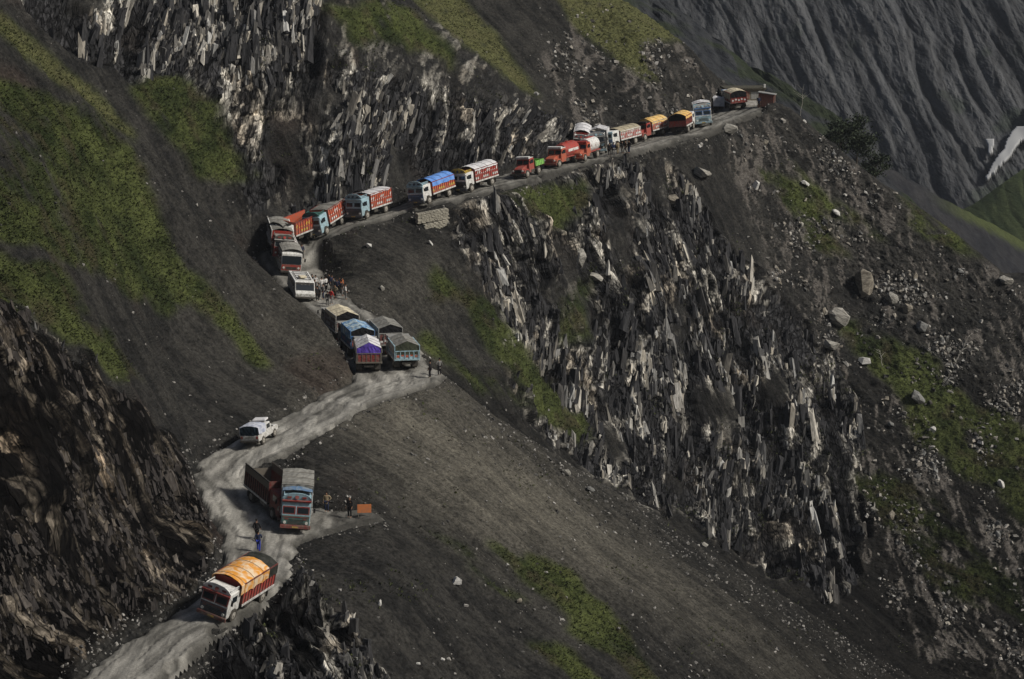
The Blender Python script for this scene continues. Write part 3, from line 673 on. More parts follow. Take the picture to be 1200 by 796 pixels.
class MB:
    def __init__(s): s.bm = bmesh.new()
    def box(s, c, d, rz=0, rx=0, ry=0, taper=None):
        r = bmesh.ops.create_cube(s.bm, size=1); vs = r['verts']
        if taper:
            for v in vs:
                if v.co.z > 0: v.co.x *= taper[0]; v.co.y *= taper[1]
        M = Matrix.Translation(c) @ Matrix.Rotation(rz, 4, 'Z') @ Matrix.Rotation(rx, 4, 'X') @ Matrix.Rotation(ry, 4, 'Y') @ Matrix.Diagonal((*d, 1))
        bmesh.ops.transform(s.bm, matrix=M, verts=vs); return s
    def prism(s, prof, w, cx=0, inset=0):
        """side outline (y,z) extruded across x, edges slightly drawn in"""
        n = len(prof); L = []
        cy = sum(p[0] for p in prof)/n; cz_ = sum(p[1] for p in prof)/n
        for sx, k in ((-1, 1-inset), (-.93, 1), (.93, 1), (1, 1-inset)):
            L.append([s.bm.verts.new((cx+sx*w/2, cy+(p[0]-cy)*k, cz_+(p[1]-cz_)*k)) for p in prof])
        for a, b in zip(L[:-1], L[1:]):
            for i in range(n): s.bm.faces.new((a[i], a[(i+1) % n], b[(i+1) % n], b[i]))
        s.bm.faces.new(L[0][::-1]); s.bm.faces.new(L[-1]); return s
    def cyl(s, a, b, r, seg=16, r2=None):
        a = Vector(a); b = Vector(b); d = b-a
        q = d.to_track_quat('Z', 'Y').to_matrix().to_4x4()
        bmesh.ops.create_cone(s.bm, cap_ends=True, segments=seg, radius1=r, radius2=r if r2 is None else r2, depth=d.length, matrix=Matrix.Translation((a+b)/2) @ q); return s
    def sheet(s, G):
        V = [[s.bm.verts.new(p) for p in row] for row in G]
        for i in range(len(V)-1):
            for j in range(len(V[0])-1): s.bm.faces.new((V[i][j], V[i+1][j], V[i+1][j+1], V[i][j+1]))
        return s
    def build(s, name, mat, parent=None, bevel=0, solid=0, smooth=False):
        bmesh.ops.recalc_face_normals(s.bm, faces=s.bm.faces)
        me = bpy.data.meshes.new(name); s.bm.to_mesh(me); s.bm.free()
        for m in (mat if isinstance(mat, (list, tuple)) else [mat]): me.materials.append(m)
        if smooth:
            for p in me.polygons: p.use_smooth = True
        o = bpy.data.objects.new(name, me); COL.objects.link(o); o.parent = parent
        if name in ('painted_panels', 'painted_emblem', 'painted_trim', 'frame_battens', 'bed_ribs', 'tank_fittings', 'grille', 'roof_rack'): o['kind'] = 'stuff'
        if solid: md = o.modifiers.new('thickness', 'SOLIDIFY'); md.thickness = solid; md.offset = 0
        if bevel: md = o.modifiers.new('edge', 'BEVEL'); md.width = bevel; md.segments = 2; md.limit_method = 'ANGLE'
        return o
_wheel = {}
def wheel(parent, x, y, r=.5, w=.28, hub=None):
    k = (r, w)
    if k not in _wheel:
        a = MB().cyl((-w/2, 0, 0), (w/2, 0, 0), r, 22).build('wheel', TYRE, None, .035)
        b = MB(); b.cyl((-w/2-.015, 0, 0), (w/2+.015, 0, 0), r*.56, 18); b.cyl((-w/2-.06, 0, 0), (w/2+.06, 0, 0), r*.2, 10)
        rim = b.build('rim', RIM, a, .01); _wheel[k] = (a, rim); t = a
    else:
        a0, r0 = _wheel[k]; t = a0.copy(); COL.objects.link(t); q = r0.copy(); COL.objects.link(q); q.parent = t
    t.parent = parent; t.location = (x, y, r); return t
def panelled(w, h, n, gap=.02, th=.05):
    pass
def box_body(root, y0, y1, W, z0, z1, main, frame, deco, rib=.42, top=None, tail=None, split=None):
    """a slatted cargo body: floor, two sides, front board, tailgate; battens and painted panels stand proud"""
    L = y1-y0; cy = (y0+y1)/2
    m = MB(); m.box((0, cy, z0), (W, L, .14)); fl = m.build('cargo_floor', BLACK, root)
    for sx in (-1, 1):
        m = MB(); m.box((sx*(W/2-.03), cy, (z0+z1)/2+.05), (.05, L, z1-z0-.1)); sd = m.build('side_wall', main, root)
        if top:
            m = MB(); m.box((sx*(W/2-.01), cy, z1-.30), (.14, L-.02, .62)); m.build('upper_boards', top, sd)
        m = MB(); n = max(4, int(L/rib))
        for i in range(n+1): m.box((sx*(W/2+.02), y0+L*i/n, (z0+z1)/2), (.06, .07, z1-z0))
        m.box((sx*(W/2+.02), cy, z1), (.09, L+.08, .09)); m.box((sx*(W/2+.015), cy, z0+.02), (.09, L+.08, .16))
        m.build('frame_battens', frame, sd)
        m = MB(); m.box((sx*(W/2+.06), cy, z0+.02), (.04, L+.06, .17)); m.build('lower_rail', WHITE if frame is not WOOD else GREYP, sd)
        if deco:
            m = MB(); zt = z1-.62 if top else z1
            for i in range(n):
                yc = y0+L*(i+.5)/n
                k = (i*7+3) % 5
                if k in (0, 2, 3): m.box((sx*(W/2+.003), yc, z0+.42), (.02, L/n*.55, .26))
                if k in (1, 3): m.box((sx*(W/2+.003), yc, (z0+zt)/2+.3), (.02, L/n*.35, .34), 0, .6)
                m.box((sx*(W/2+.003), yc, z0+.9), (.02, L/n*.3, .1))
            m.build('painted_panels', deco, sd)
    m = MB(); m.box((0, y1-.03, (z0+z1)/2), (W-.12, .05, z1-z0)); m.build('front_board', main, root)
    t = MB(); t.box((0, y0+.03, (z0+z1)/2-.25), (W-.12, .06, (z1-z0)-.5)); tg = t.build('tailgate', tail or main, root)
    t = MB()
    for i in range(6): t.box((-W/2+.1+i*(W-.2)/5, y0-.02, (z0+z1)/2-.25), (.06, .06, (z1-z0)-.5))
    t.box((0, y0-.02, z1-.5), (W, .08, .08)); t.box((0, y0-.02, z0+.05), (W, .08, .14)); t.build('frame_battens', frame, tg)
    if deco:
        t = MB()
        for i in range(5): t.box((-W/2+.3+i*(W-.6)/4, y0-.008, z0+.38+.12*(i % 2)), (.26, .02, .22))
        t.build('painted_panels', deco, tg)
def tarp(root, y0, y1, W, z, rise, mat, drop=.45, dropr=None, ridge=False, back=None, name='tarpaulin', seed=1, closed=True, sag=.06, flap=0):
    R = random.Random(seed); n = 12; nyy = max(5, int((y1-y0)/.45)); G = []
    dropr = drop if dropr is None else dropr
    for j in range(nyy+1):
        yv = y0+(y1-y0)*j/nyy; row = []
        sagj = sag*math.sin(j*2.1)+R.uniform(-.03, .03)
        row.append((-W/2-.07+R.uniform(-.03, .03), yv, z-drop+R.uniform(-.07, .07)))
        for i in range(n+1):
            t = i/n*2-1
            zz = z+((1-abs(t))*rise if ridge else (1-t*t)*rise)+sagj*(1-abs(t))+R.uniform(-.02, .02)
            row.append((t*(W/2+.05), yv, zz))
        row.append((W/2+.07+R.uniform(-.03, .03), yv, z-dropr+R.uniform(-.07, .07)))
        G.append(row)
    m = MB(); m.sheet(G); o = m.build(name, mat, root, solid=.025)
    if y1-y0 > 2:
        rp_ = MB()
        for q in range(2, nyy, 3):
            for p_, q_ in zip(G[q][:-1], G[q][1:]): rp_.cyl((p_[0]*1.012, p_[1], p_[2]+.03), (q_[0]*1.012, q_[1], q_[2]+.03), .016, 4)
        rp_ = rp_.build('ropes', WOOD, o); rp_['kind'] = 'stuff'
    if back:
        for yy, sg_ in (((y0-(.09 if flap else .01)), -1), ((y1+.01), 1)):
            if sg_ > 0 and not closed: continue
            m = MB(); G = []
            for k in range(5):
                row = []
                for i in range(n+1):
                    t = i/n*2-1; top = z+((1-abs(t))*rise if ridge else (1-t*t)*rise)-.03
                    zb = z-(flap if flap and sg_ < 0 else drop+.1); row.append((t*(W/2-.02), yy+R.uniform(-.03, .03), top+(zb-top)*k/4))
                G.append(row)
            m.sheet(G); m.build('end_flap_or_shade', back if sg_ < 0 else mat, o, solid=.02)  # coloured sheets are cloth flaps, the near-black one paints an open back's shade
    return o
def cab_over(root, yf, W, H, c_front, c_side, c_up, c_deco, crown=True, c_crown=None, zb=.55):
    """flat-nosed painted cab; yf is its front plane"""
    D = 1.75; ww = W-.15
    prof = [(yf, zb), (yf+.03, zb+.95), (yf-.14, H-.12), (yf-.3, H), (yf-D, H), (yf-D, zb+.35), (yf-D+.25, zb+.3), (yf-D+.6, zb+.55), (yf-.75, zb+.55), (yf-.42, zb)]
    cab = MB().prism(prof, ww, 0, .0).build('cab', c_side, root, .04)
    m = MB(); m.box((0, yf+.035, zb+.46), (ww-.1, .05, .86)); fp = m.build('front_panel', c_front, cab, .02)
    m = MB()
    for k in range(4): m.box((0, yf+.065, zb+.2+.12*k), (ww*.55, .03, .05))
    m.build('grille', BLACK, fp)
    m = MB(); m.box((0, yf+.07, zb+.78), (ww*.9, .02, .07)); m.box((0, yf+.07, zb+.08), (ww*.9, .02, .05)); m.box((-ww*.32, yf+.068, zb+.62), (.3, .02, .12)); m.box((ww*.32, yf+.068, zb+.62), (.3, .02, .12)); m.build('painted_trim', c_deco, fp)
    for sx in (-1, 1):
        m = MB(); m.cyl((sx*ww*.38, yf+.06, zb+.32), (sx*ww*.38, yf+.12, zb+.32), .12, 12); m.build('headlight', LAMP, cab)
        fr = MB(); fr.box((sx*ww*.245, yf-.045, zb+1.32), (ww*.46, .06, .68), 0, math.radians(9)); fr = fr.build('windscreen_frame', c_up, cab, .02)
        g = MB(); g.box((sx*ww*.245, yf-.01, zb+1.33), (ww*.37, .03, .46), 0, math.radians(9)); g.build('windscreen', GLASS, fr)
        g = MB(); g.box((sx*(ww/2+.004), yf-.85, zb+1.36), (.03, .72, .5)); g.build('side_window', GLASS, cab)
        d = MB(); d.box((sx*(ww/2+.002), yf-.85, zb+.8), (.02, .8, .5)); d.build('door_panel', c_side, cab, .01)
        mi = MB(); mi.cyl((sx*ww/2, yf-.1, zb+1.65), (sx*(ww/2+.28), yf+.08, zb+1.6), .02, 6); mi.box((sx*(ww/2+.30), yf+.08, zb+1.42), (.16, .05, .36)); mi.build('mirror', BLACK, cab)
    m = MB(); m.box((0, yf-.0, H-.1), (ww+.05, .16, .16), 0, math.radians(-20)); m.build('sun_visor', c_up, cab, .02)
    m = MB(); m.box((0, yf+.16, zb-.02), (W, .14, .26)); m.box((0, yf+.16, zb+.13), (W*.98, .1, .05)); m.build('bumper', c_deco if c_deco else BLACK, root, .03)
    m = MB(); m.box((0, yf+.24, zb-.02), (.5, .02, .12)); m.build('number_plate', YEL, root)
    if crown:
        cc = c_crown or c_up; m = MB(); n = 12; pr = []
        G = []
        for k in range(3):
            row = []
            for i in range(n+1):
                t = i/n*2-1; hgt_ = (.18+.42*(1-abs(t)**3))*k/2
                row.append((t*(ww/2+.02), yf-.12+.10*k/2, H-.02+hgt_))
            G.append(row)
        m.sheet(G); cr = m.build('crown_board', cc, cab, solid=.06)
        m = MB(); m.cyl((0, yf-.01, H+.22), (0, yf+.03, H+.24), .16, 14); m.box((-.6, yf-.03, H+.2), (.34, .06, .16)); m.box((.6, yf-.03, H+.2), (.34, .06, .16)); m.build('painted_emblem', c_deco or c_side, cr)
        m = MB(); m.box((0, yf-.85, H+.10), (ww*.9, 1.3, .05))
        for sx in (-1, 1): m.box((sx*ww*.45, yf-.85, H+.3), (.05, 1.3, .05)); m.box((sx*ww*.45, yf-.25, H+.2), (.05, .05, .25)); m.box((sx*ww*.45, yf-1.45, H+.2), (.05, .05, .25))
        m.build('roof_rack', cc, cab)
    return cab
def cab_bonnet(root, yf, W, c, c_front, c_roof=None, zb=.55):
    cab = MB(); ww = W-.25; y1 = yf-1.35
    cab.prism([(y1, zb), (y1+.02, zb+.95), (y1-.22, zb+1.65), (y1-.35, zb+1.72), (y1-1.25, zb+1.72), (y1-1.25, zb)], ww)
    cab = cab.build('cab', c, root, .05)
    m = MB(); m.prism([(yf, zb+.05), (yf-.05, zb+.62), (yf-.3, zb+.78), (y1, zb+.95), (y1, zb+.05)], ww*.62); m.build('bonnet', c, root, .06)
    for sx in (-1, 1):
        m = MB(); m.prism([(yf+.02, zb+.1), (yf-.1, zb+.42), (yf-.4, zb+.55), (yf-1.0, zb+.55), (yf-1.3, zb+.2), (yf-1.12, zb+.2), (yf-.95, zb+.42), (yf-.35, zb+.42), (yf-.15, zb+.1)], ww*.22, sx*ww*.41); m.build('front_wing', c, root, .03)
        m = MB(); m.cyl((sx*ww*.36, yf, zb+.42), (sx*ww*.36, yf+.1, zb+.42), .12, 12); m.build('headlight', LAMP, root)
        g = MB(); g.box((sx*ww*.24, y1-.10, zb+1.28), (ww*.40, .03, .5), 0, math.radians(19)); g.build('windscreen', GLASS, cab)
        g = MB(); g.box((sx*(ww/2+.004), y1-.72, zb+1.32), (.03, .7, .46)); g.build('side_window', GLASS, cab)
        mi = MB(); mi.cyl((sx*ww/2, y1, zb+1.4), (sx*(ww/2+.25), y1+.15, zb+1.4), .02, 6); mi.box((sx*(ww/2+.26), y1+.15, zb+1.3), (.14, .04, .3)); mi.build('mirror', BLACK, cab)
    m = MB(); m.box((0, yf+.02, zb+.33), (ww*.5, .04, .42)); m.build('grille', c_front, root)
    m = MB(); m.box((0, yf+.2, zb-.02), (W, .14, .24)); m.build('bumper', c_front, root, .03)
    m = MB(); m.box((0, y1-.2, zb+1.86), (ww, .4, .3), 0, math.radians(-8)); m.box((0, y1-.8, zb+1.78), (ww*.95, .9, .08)); m.build('roof_visor', c_roof or c, cab, .03)
    return cab
def undercar(root, y0, y1, front_y, rear_y, W, r=.5):
    m = MB(); m.box((0, (y0+y1)/2, .72), (.9, y1-y0-.1, .22))
    m.cyl((-W*.3, rear_y, r), (W*.3, rear_y, r), .12, 10); m.cyl((-W*.3, front_y, r), (W*.3, front_y, r), .1, 10)
    m.build('chassis', BLACK, root)
    m = MB(); m.cyl((W*.36, (front_y+rear_y)/2-.4, .68), (W*.36, (front_y+rear_y)/2+.5, .68), .24, 14); m.build('fuel_tank', GREYP, root)
    m = MB(); m.box((-W*.36, (front_y+rear_y)/2, .68), (.4, .8, .35)); m.build('tool_box', BLACK, root)
    for sx in (-1, 1):
        wheel(root, sx*(W/2-.20), front_y, r, .28); wheel(root, sx*(W/2-.32), rear_y, r, .56)
        m = MB(); m.box((sx*(W/2-.3), rear_y-.72, .55), (.55, .03, .5)); m.build('mud_flap', BLACK, root)
def truck(label, group=None, L=6.9, W=2.4, H=2.45, boxz=2.75, cab='over', c=(WHITE, SKYB, SKYB, ORANGE), crown=True, ccrown=None,
          box=ORANGE, frame=WHITE, deco=WHITE, top=None, tail=None, cover=None, name='cargo_truck', cat='truck'):
    root = thing(name, label, cat, group); yf = L/2-.2
    cabd = 1.85 if cab == 'over' else 2.7
    by0, by1 = -L/2+.1, yf-cabd-.12
    undercar(root, -L/2+.15, yf, yf-(1.15 if cab == 'over' else .7), by0+1.35, W)
    if cab == 'over': cab_over(root, yf, W, H, c[1], c[0], c[2], c[3], crown, ccrown)
    else: cab_bonnet(root, yf, W, c[0], c[1], c[2])
    if box: box_body(root, by0, by1, W, 1.05, boxz, box, frame, deco, top=top, tail=tail)
    if cover: cover(root, by0, by1, W, boxz)
    return root
def put(root, px, py, yaw, roll=0, pitch=None, dz=0.04, xy=None, base=2.0):
    """stand a thing on the road surface: yaw 0 faces right (+x), 90 faces away"""
    p = ground(px, py, True) if xy is None else Vector((xy[0], xy[1], 0))
    a = math.radians(yaw); f = Vector((math.cos(a), math.sin(a), 0)); r = Vector((math.sin(a), -math.cos(a), 0))
    zr = lambda q: float(bil(RH, np.array([q.x]), np.array([q.y]))[0]) if False else float(bil(H, np.array([q.x]), np.array([q.y]))[0])
    zf, zk = zr(p+f*base), zr(p-f*base); zl, zR = zr(p-r*.9), zr(p+r*.9)
    sl = (zf-zk)/(2*base) if pitch is None else math.tan(math.radians(pitch))
    sl = max(-.22, min(.22, sl)); cr = max(-.1, min(.1, (zR-zl)/1.8))+math.tan(math.radians(roll))
    F = Vector((f.x, f.y, sl)).normalized(); Rr = Vector((r.x, r.y, cr)); U = Rr.cross(F).normalized(); Rr = F.cross(U).normalized()
    z0 = (zf+zk+zl+zR)/4+.08+dz
    M = Matrix((Rr, F, U)).transposed().to_4x4(); M.translation = (p.x, p.y, z0); root.matrix_world = M
    return root
T_ORG = cloth('orange_tarpaulin', (.62, .27, .045), (.66, .52, .36)); T_BLK = cloth('black_tarpaulin', (.022, .024, .02), (.045, .045, .04)); T_GRY = cloth('grey_canvas', (.24, .235, .215), (.17, .165, .15))
T_BLUE = cloth('blue_tarpaulin', (.10, .24, .62), (.17, .33, .70)); T_WHT = cloth('white_tarpaulin', (.66, .65, .66), (.50, .50, .52)); T_PUR = cloth('purple_tarpaulin', (.12, .075, .42), (.07, .04, .26))
T_GRN = cloth('olive_canvas', (.060, .068, .045), (.035, .04, .028)); T_CRM = cloth('cream_tarpaulin', (.60, .54, .40), (.52, .46, .34)); T_YEL = cloth('yellow_tarpaulin', (.66, .40, .12), (.68, .50, .24))
T_BLT = cloth('blue_and_white_tarpaulin', (.13, .26, .45), (.45, .55, .58)); T_BEI = cloth('beige_canvas', (.38, .34, .24), (.30, .26, .19)); T_DRK = cloth('open_back_shade', (.012, .012, .014))  # last one: near-black sheet that paints the shade inside open truck backs
GQ = 'trucks queuing nose to tail on the cliff road'
def cv(mat, rise=.3, drop=.4, **k):
    return lambda root, y0, y1, W, z: tarp(root, y0, y1, W, z, rise, mat, drop, **k)
# 1 nearest truck
def cv1(root, y0, y1, W, z):
    tarp(root, y0+1.25, y1+.55, W, z, .42, T_ORG, .75, seed=3, back=T_DRK, closed=False)
    tarp(root, y0-.05, y0+1.2, W, z, .36, T_BLK, .75, name='rear_tarpaulin', seed=4, back=T_BLK)
t = truck('nearest truck of all, orange tarpaulin over red slatted body, leaning on the lowest road stretch', GQ, L=7.2, W=2.45, boxz=2.85, c=(WHITE, DARKB, DRED, MAROON), ccrown=WHITE, box=RED, deco=None, frame=MAROON, cover=cv1)
put(t, 274, 711, -113, roll=9)
# 2 facing truck
def cv2(root, y0, y1, W, z):
    tarp(root, y0, y1+.1, W, z+.1, .12, T_GRY, .5, seed=5, back=T_GRY); tarp(root, y1+.12, y1+.95, W*.93, z-.14, .16, cloth('faded_blue_sheet', (.10, .17, .28), (.20, .24, .28)), .18, name='blue_sheet', seed=6)
t = truck('teal-fronted truck facing the viewer with red windscreen surround and grey canvas roof', GQ, L=6.6, W=2.45, H=2.75, boxz=3.3, c=(SKYB, TEAL, DRED, DRED), ccrown=SKYB, box=WHITE, cover=cv2)
put(t, 346, 612, -86)
# 3 open truck at its side
t = truck('open-topped dark red truck with bare wooden upper boards, parked behind the teal-fronted truck', GQ, L=6.9, W=2.4, boxz=2.95, c=(DRED, DRED, MAROON, MAROON), crown=False, box=MAROON, frame=BLACK, deco=None, top=WOOD, tail=WOOD)
put(t, 320, 599, -60)
GB = 'canvas-covered trucks bunched above the bend'
t = truck('truck seen from behind under a white sheet with purple rear flap', GB, L=6.3, W=2.4, boxz=2.5, c=(GREYP, BLUE, GREYP, RED), crown=False, box=WOOD, frame=WOOD, deco=DRED, tail=DRED,
          cover=cv(T_WHT, .62, .5, ridge=True, back=T_PUR, seed=11))
put(t, 430, 431, 97)
t = truck('truck with olive canvas back and blue-grey tailgate, standing at the outer road edge', GB, L=6.3, W=2.4, boxz=2.45, c=(GREYP, BLUE, GREYP, RED), crown=False, box=MAROON, frame=SKYB, deco=ORANGE, tail=SKYB,
          cover=cv(T_GRY, .5, .75, ridge=True, back=T_GRN, seed=12))
put(t, 471, 428, 102)
t = truck('truck under plain grey canvas, directly ahead of the olive-backed truck', GB, L=6.3, W=2.4, boxz=2.8, c=(GREYP, BLUE, GREYP, RED), crown=False, box=MAROON, frame=GREYP, deco=WHITE, tail=MAROON,
          cover=cv(T_GRY, .45, .4, ridge=True, back=T_DRK, seed=13))
put(t, 449, 410, 106)
t = truck('truck under blue and white patched sheet, ahead of the purple-flapped truck', GB, L=6.3, W=2.4, boxz=2.75, c=(GREYP, BLUE, GREYP, RED), crown=False, box=TEAL, frame=BLUE, deco=ORANGE, tail=MAROON,
          cover=cv(T_BLT, .45, .8, ridge=True, back=T_DRK, seed=14))
put(t, 416, 413, 107)
t = truck('truck under pale cream tarpaulin, half hidden behind the dark spur', GB, L=6.3, W=2.4, boxz=2.75, c=(GREYP, BLUE, GREYP, RED), crown=False, box=MAROON, frame=GREYP, deco=WHITE, tail=MAROON,
          cover=cv(T_CRM, .45, .3, ridge=True, back=T_DRK, seed=15))
put(t, 397, 395, 110)
# hairpin: red and grey truck, orange-sided truck
t = truck('red truck with grey canvas hood facing down the road just behind the bus', GQ, L=6.6, c=(RED, RED, GREYP, RED), box=RED, ccrown=T_GRY, cover=cv(T_GRY, .3, .6, seed=21))
put(t, 327, 292, -78)
t = truck('truck with orange side and dark open cab, entering the hairpin behind the red truck', GQ, L=6.5, boxz=2.65, c=(WHITE, DARKB, BLACK, WHITE), crown=True, ccrown=BLACK, box=ORANGE, frame=DRED, deco=YEL, tail=ORANGE)
put(t, 346, 278, -128)
BL4 = (SKYB, DARKB, SKYB, DARKB)
t = truck('pale blue truck with orange-red body and flat grey roof sheet, first above the hairpin', GQ, L=6.4, H=2.6, boxz=2.75, c=BL4, ccrown=TEAL, box=ORANGE, frame=DRED, deco=WHITE, cover=cv(T_GRY, .12, .08, seed=22))
put(t, 384, 267, -116)
t = truck('pale blue truck with orange-red body and white roof sheet, second above the hairpin', GQ, L=6.9, H=2.6, boxz=2.8, c=BL4, ccrown=SKYB, box=ORANGE, frame=DRED, deco=WHITE, cover=cv(T_WHT, .14, .08, seed=23))
put(t, 433, 254, -119)
t = truck('pale blue truck with bright blue tarpaulin over its orange body', GQ, L=7.2, boxz=2.5, c=(WHITE, BLUE, SKYB, DARKB), ccrown=SKYB, box=ORANGE, frame=DRED, deco=YEL, cover=cv(T_BLUE, .45, .55, seed=24))
put(t, 507, 236, -121)
t = truck('white-cabbed truck with dark front and rounded white roof over red slats', GQ, L=7.4, boxz=2.6, c=(WHITE, BLACK, WHITE, DARKB), ccrown=YEL, box=RED, frame=MAROON, deco=WHITE, cover=cv(T_WHT, .45, .2, seed=25))
put(t, 557, 222, -122)
# tipper
def cvt(root, y0, y1, W, z):
    m = MB()
    for sx in (-1, 1): m.box((sx*(W/2-.05), (y0+y1)/2, 1.45), (.07, y1-y0, .62))
    m.box((0, y0, 1.45), (W, .07, .62)); m.box((0, y1, 1.5), (W, .07, .75)); m.box((0, (y0+y1)/2, 1.15), (W, y1-y0, .1))
    b = m.build('tipper_bed', GREEN, root, .02)
    m = MB()
    for i in range(5):
        for sx in (-1, 1): m.box((sx*(W/2), y0+.2+i*(y1-y0-.4)/4, 1.45), (.06, .08, .6))
    m.build('bed_ribs', GREEN, b)
t = truck('small red bonneted tipper with lime green bed, alone between two gaps', GQ, L=5.2, W=2.1, cab='bonnet', c=(RED, BLACK, WHITE, RED), box=None, cover=cvt, name='tipper_truck')
put(t, 619, 207, -120)
# tankers
def cvk(mat):
    def f(root, y0, y1, W, z):
        m = MB(); m.cyl((0, y0+.1, 1.75), (0, y1, 1.75), .95, 20); tk = m.build('tank', mat, root, .06, smooth=False)
        m = MB(); m.box((0, (y0+y1)/2, 2.72), (.5, y1-y0-.6, .06)); m.cyl((0, (y0+y1)/2, 2.68), (0, (y0+y1)/2, 2.85), .28, 14)
        for k in range(3): m.box((0, y0+.4+k*(y1-y0-.7)/2, 1.75), (1.98, .08, .25))
        m.build('tank_fittings', RED, tk)
        m = MB(); m.box((0, (y0+y1)/2, .98), (W*.8, y1-y0, .12)); m.build('tank_cradle', RED, root)
        for sx in (-1, 1):
            m = MB(); m.box((sx*.955, (y0+y1)/2, 1.8), (.02, (y1-y0)*.72, .34)); m.build('painted_band', WHITE, tk)
    return f
t = truck('red bonneted tanker lorry with white-banded tank, front one of the tanker pair', GQ, L=6.6, W=2.3, cab='bonnet', c=(ORANGE, RED, WHITE, RED), box=None, cover=cvk(RED), name='tanker_truck', cat='tanker truck')
put(t, 659, 194, -122)
t = truck('red bonneted tanker lorry with pale tank, rear one of the tanker pair', GQ, L=6.2, W=2.3, cab='bonnet', c=(ORANGE, ORANGE, RED, RED), box=None, cover=cvk(WHITE), name='tanker_truck', cat='tanker truck')
put(t, 686, 188, -116)
t = truck('tall truck with white domed hood over painted cab, squeezed between tankers and cliff', GQ, L=6.0, W=2.05, H=2.55, boxz=2.8, c=(RED, DRED, GREYP, RED), ccrown=WHITE, box=RED, cover=cv(T_WHT, .4, .3, seed=31))
put(t, 680, 181, -95)
t = truck('black-fronted truck facing the viewer under a white peaked hood', GQ, L=6.4, H=2.4, boxz=2.9, c=(BLACK, BLACK, GREYP, SKYB), ccrown=WHITE, box=DARKB, cover=cv(T_WHT, .45, .5, ridge=True, seed=32))
put(t, 703, 179, -97)
t = truck('blue and white cabbed truck with beige canvas above a red body', GQ, L=7.4, boxz=2.2, c=(WHITE, BLUE, SKYB, BLUE), crown=False, box=RED, frame=WHITE, deco=WHITE, cover=cv(T_BEI, .5, .1, seed=33))
put(t, 727, 173, -124)
t = truck('red bonneted truck with bulging yellow tarpaulin over its orange body', GQ, L=7.4, cab='bonnet', boxz=2.2, c=(RED, BLACK, BLACK, RED), box=ORANGE, frame=GREYP, deco=WHITE, cover=cv(T_YEL, .55, .25, back=T_YEL, seed=34))
put(t, 760, 163, -122)
t = truck('truck seen from behind with yellow cover and dark open back above red tailgate', GQ, L=5.8, boxz=2.4, c=(WHITE, BLUE, BLUE, RED), crown=False, box=MAROON, frame=DRED, deco=RED, tail=RED, cover=cv(T_YEL, .45, .35, back=T_DRK, seed=35, flap=.55))
put(t, 801, 155, 72)
t = truck('tall white and blue painted truck facing the viewer beside the dark-backed truck', GQ, L=6.2, H=2.6, boxz=3.0, c=(WHITE, SKYB, BLUE, SKYB), ccrown=WHITE, box=SKYB, frame=WHITE, deco=RED, cover=cv(T_WHT, .25, .4, seed=36))
put(t, 824, 147, -92)
t = truck('red truck seen from behind with dark open back, last on the road by the huts', GQ, L=6.0, boxz=2.5, c=(WHITE, BLUE, BLUE, RED), crown=False, box=RED, frame=DRED, deco=WHITE, tail=RED, cover=cv(T_CRM, .35, .9, back=T_DRK, seed=37, flap=.6))
put(t, 861, 127, 99)

# ------------------------------------------------------------------ bus, van, pickup
bus = thing('bus', 'white bus with grey sheet on its roof and red front, facing down the hairpin', 'bus')
Lb, Wb = 7.6, 2.35; yf = Lb/2
prof = [(yf, .45), (yf+.04, 1.3), (yf-.18, 2.55), (yf-.4, 2.75), (-yf+.2, 2.75), (-yf, 2.5), (-yf, .5)]
bd = MB().prism(prof, Wb).build('body', WHITE, bus, .06)
m = MB(); m.box((0, yf+.03, .95), (Wb-.12, .05, .75)); fr_ = m.build('front_panel', RED, bd, .02)
m = MB(); m.box((0, yf+.06, .9), (1.2, .03, .3)); m.build('grille', BLACK, fr_)
m = MB(); m.box((0, yf-.03, 1.85), (Wb-.18, .05, .95), 0, math.radians(10)); m.build('windscreen', GLASS, bd)
for sx in (-1, 1):
    for k in range(6):
        m = MB(); m.box((sx*Wb/2, yf-1.0-k*1.02, 1.95), (.03, .84, .6)); m.build('side_window', GLASS, bd)
    m = MB(); m.box((sx*(Wb/2+.004), 0, 1.35), (.02, Lb-.6, .12)); m.build('painted_stripe', RED, bd)
    m = MB(); m.cyl((sx*.85, yf+.05, .95), (sx*.85, yf+.1, .95), .13, 12); m.build('headlight', LAMP, bd)
    wheel(bus, sx*(Wb/2-.2), yf-1.5, .46, .28); wheel(bus, sx*(Wb/2-.3), -yf+1.6, .46, .5)
    m = MB(); m.cyl((sx*Wb/2, yf-.1, 2.3), (sx*(Wb/2+.3), yf+.15, 2.2), .02, 6); m.box((sx*(Wb/2+.3), yf+.15, 1.95), (.18, .05, .4)); m.build('mirror', BLACK, bd)
m = MB(); m.box((0, yf+.1, .5), (Wb, .16, .24)); m.build('bumper', BLACK, bus, .03)
m = MB(); m.box((0, 0, .6), (.9, Lb-.3, .22)); m.build('chassis', BLACK, bus)
m = MB()
for sx in (-1, 1): m.box((sx*.95, -.2, 2.95), (.05, Lb-1.4, .05))
for k in range(7): m.box((0, -yf+.6+k*1.05, 2.9), (1.95, .05, .05))
m.build('roof_rack', GREYP, bd)
tarp(bus, yf-2.6, yf-.2, Wb*.96, 2.85, .3, T_GRY, .25, seed=41)
m = MB(); m.box((.1, -1.9, 3.05), (1.5, 2.4, .35)); m.box((-.3, -.1, 3.0), (.8, .7, .3), .3); m.build('roof_luggage', RED, bus, .08)
put(bus, 334, 316, -76)

